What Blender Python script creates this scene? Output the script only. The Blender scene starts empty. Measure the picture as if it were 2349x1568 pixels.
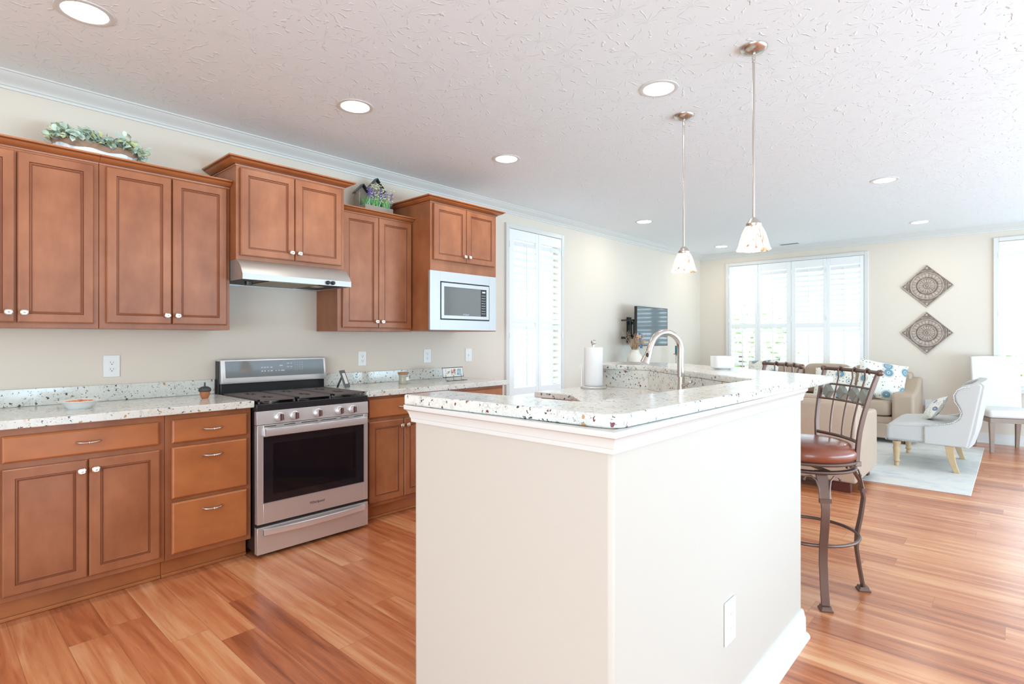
import bpy, bmesh, math, random
from mathutils import Vector, Matrix, noise
random.seed(7)
S = bpy.context.scene
C = S.collection
R = math.radians
PI = math.pi

# ------------------------------------------------------------------ camera
HC = 1.30
cam_d = bpy.data.cameras.new('camera'); cam = bpy.data.objects.new('camera', cam_d); C.objects.link(cam)
cam.location = (3.97, 0.0, HC); cam.rotation_euler = (R(90), 0, R(42.38))
cam_d.sensor_width = 36.0; cam_d.lens = 36.0*1265/2349
cam_d.shift_y = -7.0/2349; cam_d.clip_start = 0.05; cam_d.clip_end = 200
S.camera = cam

# ------------------------------------------------------------------ world, daylight, exposure
w = bpy.data.worlds.new('world'); S.world = w; w.use_nodes = True
bg = w.node_tree.nodes['Background']; bg.inputs[0].default_value = (0.93, 0.97, 1.0, 1); bg.inputs[1].default_value = 0.95
S.view_settings.view_transform = 'Standard'; S.view_settings.look = 'None'
S.view_settings.gamma = 1.0; S.view_settings.use_curve_mapping = False
S.view_settings.exposure = 0.90
try:
    S.cycles.max_bounces = 8; S.cycles.diffuse_bounces = 4; S.cycles.glossy_bounces = 4
    S.cycles.transparent_max_bounces = 16; S.cycles.transmission_bounces = 6
    S.cycles.sample_clamp_indirect = 6.0; S.cycles.caustics_reflective = False; S.cycles.caustics_refractive = False
except Exception: pass

def area(name, loc, rot, sx, sy, power, color=(1, 1, 1)):
    l = bpy.data.lights.new(name, 'AREA'); l.shape = 'RECTANGLE'; l.size = sx; l.size_y = sy
    l.energy = power; l.color = color
    o = bpy.data.objects.new(name, l); o.location = loc; o.rotation_euler = rot; C.objects.link(o)
    return o
# daylight from the right and through the shuttered windows, plus added fill lamps out of view
COOL = (0.72, 0.86, 1.0)
area('daylight_right', (7.95, 5.0, 1.40), (0, R(90), 0), 2.0, 7.4, 12, COOL)
area('ceiling_fill_right', (7.80, 4.6, 0.75), (0, R(128), 0), 1.2, 7.4, 248, (0.53, 0.78, 1.0))  # added fill lamp, tilted up to brighten the ceiling
area('added_fill_rear', (4.9, -3.45, 1.20), (R(90), 0, 0), 4.2, 1.6, 150, COOL)  # added fill lamp behind the camera, lifts the kitchen fronts and walls
area('daylight_back_window', (1.45, 9.75, 1.65), (R(-90), 0, 0), 2.0, 1.8, 24, COOL)
area('daylight_side_window', (-0.60, 4.74, 1.35), (0, R(-90), 0), 2.4, 1.0, 9, COOL)
area('daylight_back_window', (4.45, 9.75, 1.65), (R(-90), 0, 0), 1.3, 1.8, 15, COOL)

# ------------------------------------------------------------------ materials
M = {}
def nt(name):
    m = bpy.data.materials.new(name); m.use_nodes = True; M[name] = m
    return m, m.node_tree.nodes, m.node_tree.links, m.node_tree.nodes['Principled BSDF']
def lin(r, g, b):
    f = lambda c: (c/255/12.92 if c/255 <= 0.04045 else ((c/255+0.055)/1.055)**2.4)
    return (f(r), f(g), f(b), 1)
def simple(name, col, rough=0.5, metal=0.0, spec=None, coat=0.0, emit=None, es=1.0, trans=0.0, bump=None, vary=0.0, vscale=8):
    m, N, L, b = nt(name)
    b.inputs['Base Color'].default_value = col; b.inputs['Roughness'].default_value = rough; b.inputs['Metallic'].default_value = metal
    if spec is not None: b.inputs['Specular IOR Level'].default_value = spec
    b.inputs['Coat Weight'].default_value = coat; b.inputs['Coat Roughness'].default_value = 0.1
    b.inputs['Transmission Weight'].default_value = trans
    if emit: b.inputs['Emission Color'].default_value = emit; b.inputs['Emission Strength'].default_value = es
    tc = N.new('ShaderNodeTexCoord')
    if vary:
        n = N.new('ShaderNodeTexNoise'); n.inputs['Scale'].default_value = vscale; n.inputs['Detail'].default_value = 4
        L.new(tc.outputs['Object'], n.inputs['Vector'])
        hs = N.new('ShaderNodeMix'); hs.data_type = 'RGBA'
        hs.inputs[6].default_value = tuple(c*(1-vary) for c in col[:3])+(1,); hs.inputs[7].default_value = tuple(min(1, c*(1+vary)) for c in col[:3])+(1,)
        L.new(n.outputs['Fac'], hs.inputs[0]); L.new(hs.outputs[2], b.inputs['Base Color'])
    if bump:
        n = N.new('ShaderNodeTexNoise'); n.inputs['Scale'].default_value = bump[0]; n.inputs['Detail'].default_value = 3
        L.new(tc.outputs['Object'], n.inputs['Vector'])
        bp = N.new('ShaderNodeBump'); bp.inputs['Strength'].default_value = bump[1]; bp.inputs['Distance'].default_value = 0.002
        L.new(n.outputs['Fac'], bp.inputs['Height']); L.new(bp.outputs[0], b.inputs['Normal'])
    return m
def ramp(N, pts):
    r = N.new('ShaderNodeValToRGB'); e = r.color_ramp.elements
    e[0].position, e[0].color = pts[0]; e[1].position, e[1].color = pts[-1]
    for p, c in pts[1:-1]:
        q = e.new(p); q.color = c
    return r
def mapping(N, L, src, scale, loc=(0, 0, 0), rot=(0, 0, 0)):
    mp = N.new('ShaderNodeMapping'); mp.inputs['Scale'].default_value = scale
    mp.inputs['Location'].default_value = loc; mp.inputs['Rotation'].default_value = rot
    L.new(src, mp.inputs['Vector']); return mp.outputs[0]
def mixc(N, L, fac, a, b, mode='MIX'):
    x = N.new('ShaderNodeMix'); x.data_type = 'RGBA'; x.blend_type = mode
    for s, v in ((0, fac), (6, a), (7, b)):
        if hasattr(v, 'is_output'): L.new(v, x.inputs[s])
        else: x.inputs[s].default_value = v
    return x.outputs[2]
def mathn(N, L, op, a, b=None, c=None, clamp=False):
    x = N.new('ShaderNodeMath'); x.operation = op; x.use_clamp = clamp
    for i, v in enumerate((a, b, c)):
        if v is None: continue
        if hasattr(v, 'is_output'): L.new(v, x.inputs[i])
        else: x.inputs[i].default_value = v
    return x.outputs[0]

def wood(name, light, dark, rough, axis='z', glaze=None, coat=0.25):
    m, N, L, b = nt(name)
    tc = N.new('ShaderNodeTexCoord')
    g = N.new('ShaderNodeNewGeometry')
    sc = {'z': (4.5, 4.5, 2.2), 'y': (4.5, 2.2, 4.5)}[axis]
    v = mapping(N, L, g.outputs['Position'], sc)
    n1 = N.new('ShaderNodeTexNoise'); n1.inputs['Scale'].default_value = 1.2; n1.inputs['Detail'].default_value = 5; n1.inputs['Roughness'].default_value = 0.55
    L.new(v, n1.inputs['Vector'])
    sg = {'z': (60, 60, 4), 'y': (60, 4, 60)}[axis]
    v2 = mapping(N, L, g.outputs['Position'], sg)
    n2 = N.new('ShaderNodeTexNoise'); n2.inputs['Scale'].default_value = 1.5; n2.inputs['Detail'].default_value = 3; L.new(v2, n2.inputs['Vector'])
    n3 = N.new('ShaderNodeTexNoise'); n3.inputs['Scale'].default_value = 9; n3.inputs['Detail'].default_value = 3; L.new(g.outputs['Position'], n3.inputs['Vector'])
    f = mathn(N, L, 'MULTIPLY_ADD', n1.outputs['Fac'], 1.1, -0.1)
    f = mathn(N, L, 'MULTIPLY_ADD', n2.outputs['Fac'], 0.09, f)
    f = mathn(N, L, 'MULTIPLY_ADD', n3.outputs['Fac'], 0.40, f)
    r = ramp(N, [(0.34, dark), (0.95, light)]); L.new(f, r.inputs['Fac'])
    L.new(r.outputs['Color'], b.inputs['Base Color'])
    b.inputs['Roughness'].default_value = rough; b.inputs['Coat Weight'].default_value = coat; b.inputs['Coat Roughness'].default_value = 0.25
    return m
WL, WD = lin(170, 107, 70), lin(130, 71, 39)
wood('cabinet_wood', WL, WD, 0.42)
wood('cabinet_wood_horizontal', lin(188, 115, 66), lin(152, 86, 46), 0.42, 'y')
simple('wood_glaze', lin(112, 58, 32), 0.5)

def granite(name, base, tint, dens=1.0, dark=(0.03, 0.028, 0.03, 1)):
    m, N, L, b = nt(name)
    g = N.new('ShaderNodeNewGeometry'); P = g.outputs['Position']
    n = N.new('ShaderNodeTexNoise'); n.inputs['Scale'].default_value = 14; n.inputs['Detail'].default_value = 8; n.inputs['Roughness'].default_value = 0.65; n.inputs['Distortion'].default_value = 1.6
    L.new(P, n.inputs['Vector'])
    r = ramp(N, [(0.30, tint), (0.44, base), (0.60, base), (0.72, (base[0]*.80, base[1]*.76, base[2]*.66, 1))])
    L.new(n.outputs['Fac'], r.inputs['Fac'])
    col = r.outputs['Color']
    # fine grey veins
    n2 = N.new('ShaderNodeTexNoise'); n2.inputs['Scale'].default_value = 38; n2.inputs['Detail'].default_value = 4; n2.inputs['Distortion'].default_value = 2.5
    L.new(P, n2.inputs['Vector'])
    d = mathn(N, L, 'ABSOLUTE', mathn(N, L, 'SUBTRACT', n2.outputs['Fac'], 0.5))
    vf = ramp(N, [(0.0, (1, 1, 1, 1)), (0.035, (0, 0, 0, 1))]); L.new(d, vf.inputs['Fac'])
    mk = N.new('ShaderNodeTexNoise'); mk.inputs['Scale'].default_value = 9; L.new(P, mk.inputs['Vector'])
    mf = mathn(N, L, 'MULTIPLY', vf.outputs['Color'], mathn(N, L, 'GREATER_THAN', mk.outputs['Fac'], 0.52))
    col = mixc(N, L, mathn(N, L, 'MULTIPLY', mf, 0.55), col, (0.30, 0.30, 0.28, 1))
    def specks(col, scale, thr, size, c, seed):
        v = mapping(N, L, P, (1, 1, 1), (seed, seed*2, -seed))
        nn = N.new('ShaderNodeTexNoise'); nn.inputs['Scale'].default_value = scale*1.6; L.new(v, nn.inputs['Vector'])
        vv = mixc(N, L, 0.022, v, nn.outputs['Color'], 'ADD')
        vo = N.new('ShaderNodeTexVoronoi'); vo.inputs['Scale'].default_value = scale; L.new(vv, vo.inputs['Vector'])
        sep = N.new('ShaderNodeSeparateColor'); L.new(vo.outputs['Color'], sep.inputs[0])
        big = mathn(N, L, 'GREATER_THAN', sep.outputs[0], thr)
        rad = mathn(N, L, 'MULTIPLY', sep.outputs[1], size)
        ins = mathn(N, L, 'LESS_THAN', vo.outputs['Distance'], rad)
        return mixc(N, L, mathn(N, L, 'MULTIPLY', big, ins), col, c)
    col = specks(col, 95, 1-0.26*dens, 0.46, dark, 1.3)
    col = specks(col, 60, 1-0.15*dens, 0.46, (0.10, 0.095, 0.09, 1), 4.1)
    col = specks(col, 62, 1-0.11*dens, 0.48, (0.20, 0.06, 0.07, 1), 7.7)
    col = specks(col, 44, 1-0.06*dens, 0.46, (0.50, 0.32, 0.16, 1), 11.2)
    L.new(col, b.inputs['Base Color']); b.inputs['Roughness'].default_value = 0.15; b.inputs['Specular IOR Level'].default_value = 0.5
    return m
granite('granite', lin(226, 226, 220), lin(190, 196, 190))
granite('granite_pale', lin(224, 222, 216), lin(186, 188, 186), 1.05)

# floor planks: 0.152 m wide, running along X
m, N, L, b = nt('floor_planks')
g = N.new('ShaderNodeNewGeometry'); P = g.outputs['Position']
br = N.new('ShaderNodeTexBrick'); br.offset = 0.0; br.squash = 1.0
sxy = N.new('ShaderNodeSeparateXYZ'); L.new(P, sxy.inputs[0])
row = mathn(N, L, 'FLOOR', mathn(N, L, 'DIVIDE', sxy.outputs[1], 0.152))
wn = N.new('ShaderNodeTexWhiteNoise'); wn.noise_dimensions = '1D'; L.new(row, wn.inputs['W'])
cmb = N.new('ShaderNodeCombineXYZ'); L.new(mathn(N, L, 'MULTIPLY_ADD', wn.outputs['Value'], 6.1, mathn(N, L, 'ADD', sxy.outputs[0], 10.0)), cmb.inputs[0]); L.new(sxy.outputs[1], cmb.inputs[1])
L.new(cmb.outputs[0], br.inputs['Vector'])
br.inputs['Color1'].default_value = (0, 0, 0, 1); br.inputs['Color2'].default_value = (1, 1, 1, 1); br.inputs['Mortar'].default_value = (0.5, 0.5, 0.5, 1)
br.inputs['Scale'].default_value = 1.0; br.inputs['Mortar Size'].default_value = 0.0009; br.inputs['Mortar Smooth'].default_value = 0.0
br.inputs['Brick Width'].default_value = 1.22; br.inputs['Row Height'].default_value = 0.152
rnd = br.outputs['Color']
off = mixc(N, L, 1.0, mixc(N, L, 1.0, rnd, (37.0, 19.0, 5.0, 1), 'MULTIPLY'), P, 'ADD')
v1 = mapping(N, L, off, (0.9, 13.0, 1)); n1 = N.new('ShaderNodeTexNoise'); n1.inputs['Scale'].default_value = 1.5; n1.inputs['Detail'].default_value = 6; n1.inputs['Distortion'].default_value = 0.8; L.new(v1, n1.inputs['Vector'])
v2 = mapping(N, L, off, (3.0, 90.0, 1)); n2 = N.new('ShaderNodeTexNoise'); n2.inputs['Scale'].default_value = 1.5; n2.inputs['Detail'].default_value = 3; n2.inputs['Distortion'].default_value = 0.5; L.new(v2, n2.inputs['Vector'])
sep = N.new('ShaderNodeSeparateColor'); L.new(rnd, sep.inputs[0])
f = mathn(N, L, 'MULTIPLY_ADD', n1.outputs['Fac'], 1.35, -0.42)
f = mathn(N, L, 'MULTIPLY_ADD', sep.outputs[0], 0.42, f)
f = mathn(N, L, 'MULTIPLY_ADD', n2.outputs['Fac'], 0.28, f)
r = ramp(N, [(0.0, lin(120, 58, 34)), (0.26, lin(164, 90, 54)), (0.52, lin(198, 117, 74)), (0.78, lin(219, 146, 100)), (1.0, lin(232, 176, 130))])
L.new(f, r.inputs['Fac'])
mort = mathn(N, L, 'MULTIPLY', br.outputs['Fac'], 0.5)
col = mixc(N, L, mort, r.outputs['Color'], (0.06, 0.02, 0.01, 1))
L.new(col, b.inputs['Base Color'])
L.new(mathn(N, L, 'MULTIPLY_ADD', n2.outputs['Fac'], 0.10, 0.24), b.inputs['Roughness'])
b.inputs['Specular IOR Level'].default_value = 0.6; b.inputs['Coat Weight'].default_value = 0.35; b.inputs['Coat Roughness'].default_value = 0.22

# ceiling: white with stomped (crow's foot) plaster relief
m, N, L, b = nt('ceiling_plaster')
g = N.new('ShaderNodeNewGeometry'); P = g.outputs['Position']
b.inputs['Base Color'].default_value = lin(242, 247, 250); b.inputs['Roughness'].default_value = 0.85
vo = N.new('ShaderNodeTexVoronoi'); vo.inputs['Scale'].default_value = 5.6; vo.voronoi_dimensions = '2D'; L.new(P, vo.inputs['Vector'])
dv_ = N.new('ShaderNodeVectorMath'); dv_.operation = 'SUBTRACT'; L.new(P, dv_.inputs[0])
sc_ = N.new('ShaderNodeVectorMath'); sc_.operation = 'SCALE'; sc_.inputs['Scale'].default_value = 1.0; L.new(vo.outputs['Position'], sc_.inputs[0]); L.new(sc_.outputs[0], dv_.inputs[1])
sp_ = N.new('ShaderNodeSeparateXYZ'); L.new(dv_.outputs[0], sp_.inputs[0])
ang_ = mathn(N, L, 'ARCTAN2', sp_.outputs[1], sp_.outputs[0])
wob = N.new('ShaderNodeTexNoise'); wob.inputs['Scale'].default_value = 16; wob.inputs['Detail'].default_value = 3; L.new(P, wob.inputs['Vector'])
ray_ = mathn(N, L, 'SINE', mathn(N, L, 'MULTIPLY_ADD', wob.outputs['Fac'], 9.0, mathn(N, L, 'MULTIPLY', ang_, 11.0)))
rr = ramp(N, [(0.80, (0, 0, 0, 1)), (0.97, (1, 1, 1, 1))]); L.new(ray_, rr.inputs['Fac'])
n2 = N.new('ShaderNodeTexNoise'); n2.inputs['Scale'].default_value = 20; n2.inputs['Detail'].default_value = 2; L.new(P, n2.inputs['Vector'])
r2 = ramp(N, [(0.49, (0, 0, 0, 1)), (0.56, (1, 1, 1, 1))]); L.new(n2.outputs['Fac'], r2.inputs['Fac'])
h = mathn(N, L, 'MULTIPLY', rr.outputs['Color'], r2.outputs['Color'])
bp = N.new('ShaderNodeBump'); bp.inputs['Strength'].default_value = 0.65; bp.inputs['Distance'].default_value = 0.004
L.new(h, bp.inputs['Height']); L.new(bp.outputs[0], b.inputs['Normal'])

simple('wall_paint', lin(226, 215, 202), 0.75, bump=(220, 0.05))
simple('trim_white', lin(222, 221, 218), 0.35)
simple('island_paint', lin(203, 195, 185), 0.6, bump=(220, 0.05))
simple('shutter_white', lin(243, 244, 244), 0.4)
simple('plastic_white', lin(238, 238, 238), 0.3)
simple('slot_dark', lin(60, 58, 56), 0.6)
simple('steel', (0.74, 0.73, 0.73, 1), 0.36, 0.72, vary=0.04)
simple('steel_light', (0.56, 0.57, 0.59, 1), 0.40, 0.7)
simple('steel_hood', (0.50, 0.49, 0.48, 1), 0.40, 0.7, vary=0.04)
simple('steel_bright', (0.84, 0.84, 0.85, 1), 0.32, 0.7)
simple('nickel', (0.62, 0.58, 0.54, 1), 0.24, 1.0)
simple('knob_nickel', (0.86, 0.84, 0.80, 1), 0.22, 1.0, vary=0.1, vscale=120)
simple('black_glass', (0.012, 0.012, 0.016, 1), 0.06, spec=0.6)
simple('oven_glass', (0.006, 0.006, 0.009, 1), 0.04, spec=0.45)
simple('grey_glass', (0.15, 0.16, 0.165, 1), 0.05, spec=0.8)
simple('black_enamel', (0.02, 0.022, 0.026, 1), 0.25)
simple('black_plastic', (0.015, 0.015, 0.017, 1), 0.35)
simple('side_black', (0.02, 0.012, 0.014, 1), 0.35)
simple('cast_iron', (0.11, 0.095, 0.095, 1), 0.6, bump=(300, 0.15))
simple('display_white', lin(220, 225, 235), 0.5)
simple('red_mark', lin(92, 62, 64), 0.4)
simple('hood_filter', lin(150, 140, 120), 0.5, 0.6)
simple('dark_inside', lin(70, 66, 64), 0.6)
simple('lamp_glow', (1, 1, 1, 1), 0.5, emit=(1.0, 0.96, 0.88, 1), es=9)
simple('bronze', lin(116, 94, 86), 0.38, 0.75)
simple('leather', lin(132, 66, 44), 0.30, coat=0.3, vary=0.30, vscale=7, bump=(160, 0.2))
simple('slate', lin(128, 128, 118), 0.35, vary=0.25, vscale=12)
simple('sofa_tan', lin(186, 164, 144), 0.55, vary=0.06, bump=(90, 0.25))
simple('wood_block', lin(86, 38, 28), 0.5)
simple('linen', lin(200, 198, 195), 0.85, bump=(500, 0.3))
simple('linen_white', lin(222, 217, 214), 0.85, bump=(500, 0.3))
simple('oak_leg', lin(196, 166, 128), 0.5, vary=0.12, vscale=20)
simple('greige_leg', lin(150, 130, 116), 0.5, vary=0.12, vscale=20)
simple('nailhead', (0.75, 0.74, 0.72, 1), 0.25, 1.0)
simple('paper', lin(238, 238, 238), 0.9, bump=(260, 0.4))
simple('ceramic_white', lin(236, 236, 236), 0.2)
simple('ceramic_cream', lin(232, 224, 212), 0.5, vary=0.12, vscale=60)
simple('teal_candle', lin(58, 122, 130), 0.4)
simple('console_glass', lin(96, 118, 124), 0.1)
simple('console_white', lin(232, 230, 226), 0.5)
simple('dried_grass', lin(196, 164, 134), 0.8, vary=0.25)
simple('flower_blue', lin(70, 130, 170), 0.6)
simple('flower_peach', lin(226, 178, 140), 0.6)
simple('leaf_sage', lin(204, 224, 210), 0.6, vary=0.22, vscale=30)
simple('leaf_yellow', lin(214, 218, 166), 0.6, vary=0.2, vscale=30)
simple('leaf_green', lin(130, 196, 104), 0.5, vary=0.3, vscale=40)
simple('leaf_teal', lin(156, 208, 190), 0.5, vary=0.2, vscale=40)
simple('lavender', lin(128, 104, 184), 0.7, vary=0.2, vscale=60)
simple('blossom_cream', lin(226, 230, 196), 0.7)
simple('burlap', lin(158, 128, 108), 0.9, vary=0.15, vscale=50, bump=(300, 0.5))
simple('galvanised', lin(226, 228, 230), 0.5, 0.3, vary=0.12, vscale=25)
simple('grey_board', lin(160, 148, 136), 0.7, vary=0.12, vscale=20)
simple('food_orange', lin(222, 150, 110), 0.7, vary=0.3, vscale=80)
simple('acorn_cap', lin(62, 62, 64), 0.5)
simple('acorn_wood', lin(176, 110, 74), 0.45, vary=0.2, vscale=60)
simple('jar_lid', lin(176, 122, 92), 0.5, vary=0.15, vscale=60)
simple('wax_grey', lin(176, 172, 152), 0.25)
simple('charcoal_metal', lin(58, 60, 60), 0.4, 0.3)
simple('slate_frame', lin(92, 98, 102), 0.5)
simple('foliage_outside', lin(190, 220, 150), 0.7, vary=0.35, vscale=3)
simple('grass_outside', lin(214, 222, 206), 0.9)
simple('bark', lin(120, 96, 76), 0.8)
simple('brick_outside', lin(210, 205, 200), 0.8)
simple('letter_grey', lin(70, 66, 64), 0.4)
simple('vent_grey', lin(150, 150, 150), 0.5)

# thin window glass
m, N, L, b = nt('window_glass'); N.remove(b)
tr = N.new('ShaderNodeBsdfTransparent'); gl = N.new('ShaderNodeBsdfGlossy'); gl.inputs['Roughness'].default_value = 0.02
tr.inputs['Color'].default_value = (0.95, 0.98, 0.97, 1)
mx = N.new('ShaderNodeMixShader'); mx.inputs[0].default_value = 0.07
L.new(tr.outputs[0], mx.inputs[1]); L.new(gl.outputs[0], mx.inputs[2]); L.new(mx.outputs[0], N['Material Output'].inputs['Surface'])
# pendant shade: glowing marbled glass
m, N, L, b = nt('shade_glass')
tc = N.new('ShaderNodeTexCoord')
n1 = N.new('ShaderNodeTexNoise'); n1.inputs['Scale'].default_value = 17; n1.inputs['Distortion'].default_value = 0.6
L.new(mapping(N, L, tc.outputs['Object'], (1, 1, 0.22)), n1.inputs['Vector'])
d = mathn(N, L, 'ABSOLUTE', mathn(N, L, 'SUBTRACT', n1.outputs['Fac'], 0.5))
r = ramp(N, [(0.0, lin(150, 108, 84)), (0.022, lin(255, 240, 218))]); L.new(d, r.inputs['Fac'])
L.new(r.outputs['Color'], b.inputs['Base Color']); L.new(r.outputs['Color'], b.inputs['Emission Color']); b.inputs['Emission Strength'].default_value = 0.32
b.inputs['Roughness'].default_value = 0.3
# television screen
simple('tv_screen', (0.09, 0.125, 0.14, 1), 0.06, spec=1.0)
# floral fabric
def floral(name, scale, c1, c2):
    m, N, L, b = nt(name)
    tc = N.new('ShaderNodeTexCoord'); v = tc.outputs['Object']
    vo = N.new('ShaderNodeTexVoronoi'); vo.inputs['Scale'].default_value = scale; vo.inputs['Randomness'].default_value = 0.6; L.new(v, vo.inputs['Vector'])
    r = ramp(N, [(0.0, lin(214, 214, 196)), (0.07, c1), (0.13, lin(196, 210, 206)), (0.16, c1), (0.27, c1), (0.30, lin(236, 234, 224)), (0.33, c2), (0.35, lin(240, 238, 228))])
    r.color_ramp.interpolation = 'CONSTANT'; L.new(vo.outputs['Distance'], r.inputs['Fac'])
    v3 = N.new('ShaderNodeTexVoronoi'); v3.inputs['Scale'].default_value = scale*5; L.new(v, v3.inputs['Vector'])
    sp = mathn(N, L, 'MULTIPLY', mathn(N, L, 'LESS_THAN', v3.outputs['Distance'], 0.24), mathn(N, L, 'GREATER_THAN', vo.outputs['Distance'], 0.38))
    L.new(mixc(N, L, sp, r.outputs['Color'], lin(150, 146, 140)), b.inputs['Base Color']); b.inputs['Roughness'].default_value = 0.9
floral('floral_blue', 5.4, lin(120, 152, 168), lin(120, 140, 130))
floral('floral_navy', 13.0, lin(110, 118, 160), lin(150, 160, 190))
# rug
m, N, L, b = nt('rug_pale')
g = N.new('ShaderNodeNewGeometry'); n1 = N.new('ShaderNodeTexNoise'); n1.inputs['Scale'].default_value = 4; n1.inputs['Detail'].default_value = 8; n1.inputs['Roughness'].default_value = 0.7
L.new(mapping(N, L, g.outputs['Position'], (1, 1.3, 1)), n1.inputs['Vector'])
r = ramp(N, [(0.32, lin(192, 194, 194)), (0.5, lin(216, 214, 211)), (0.62, lin(222, 217, 209))]); L.new(n1.outputs['Fac'], r.inputs['Fac'])
L.new(r.outputs['Color'], b.inputs['Base Color']); b.inputs['Roughness'].default_value = 0.95
# carved medallion: antique finish, with recess shade painted in by relief height
m, N, L, b = nt('carved_wood')
tc = N.new('ShaderNodeTexCoord'); sx = N.new('ShaderNodeSeparateXYZ'); L.new(tc.outputs['Object'], sx.inputs[0])
hh = mathn(N, L, 'MULTIPLY_ADD', sx.outputs[1], -38.0, -0.42)
n1 = N.new('ShaderNodeTexNoise'); n1.inputs['Scale'].default_value = 32; n1.inputs['Detail'].default_value = 4; L.new(tc.outputs['Object'], n1.inputs['Vector'])
hh = mathn(N, L, 'MULTIPLY_ADD', n1.outputs['Fac'], 0.7, mathn(N, L, 'SUBTRACT', hh, 0.12))
r = ramp(N, [(0.0, lin(112, 97, 88)), (0.55, lin(190, 174, 162))]); L.new(hh, r.inputs['Fac'])
L.new(r.outputs['Color'], b.inputs['Base Color']); b.inputs['Roughness'].default_value = 0.75
# small photographs in the standing frame
def photo(name, a, b_, c):
    m, N, L, b = nt(name)
    g = N.new('ShaderNodeNewGeometry'); n = N.new('ShaderNodeTexNoise'); n.inputs['Scale'].default_value = 45; n.inputs['Detail'].default_value = 3
    L.new(g.outputs['Position'], n.inputs['Vector'])
    r = ramp(N, [(0.36, a), (0.46, b_), (0.56, c)]); L.new(n.outputs['Fac'], r.inputs['Fac']); L.new(r.outputs['Color'], b.inputs['Base Color']); b.inputs['Roughness'].default_value = 0.4
photo('photo_one', lin(120, 130, 80), lin(226, 196, 180), lin(240, 236, 232))
photo('photo_two', lin(70, 100, 130), lin(222, 150, 110), lin(236, 226, 212))
photo('photo_three', lin(70, 110, 150), lin(206, 200, 196), lin(150, 190, 190))

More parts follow.
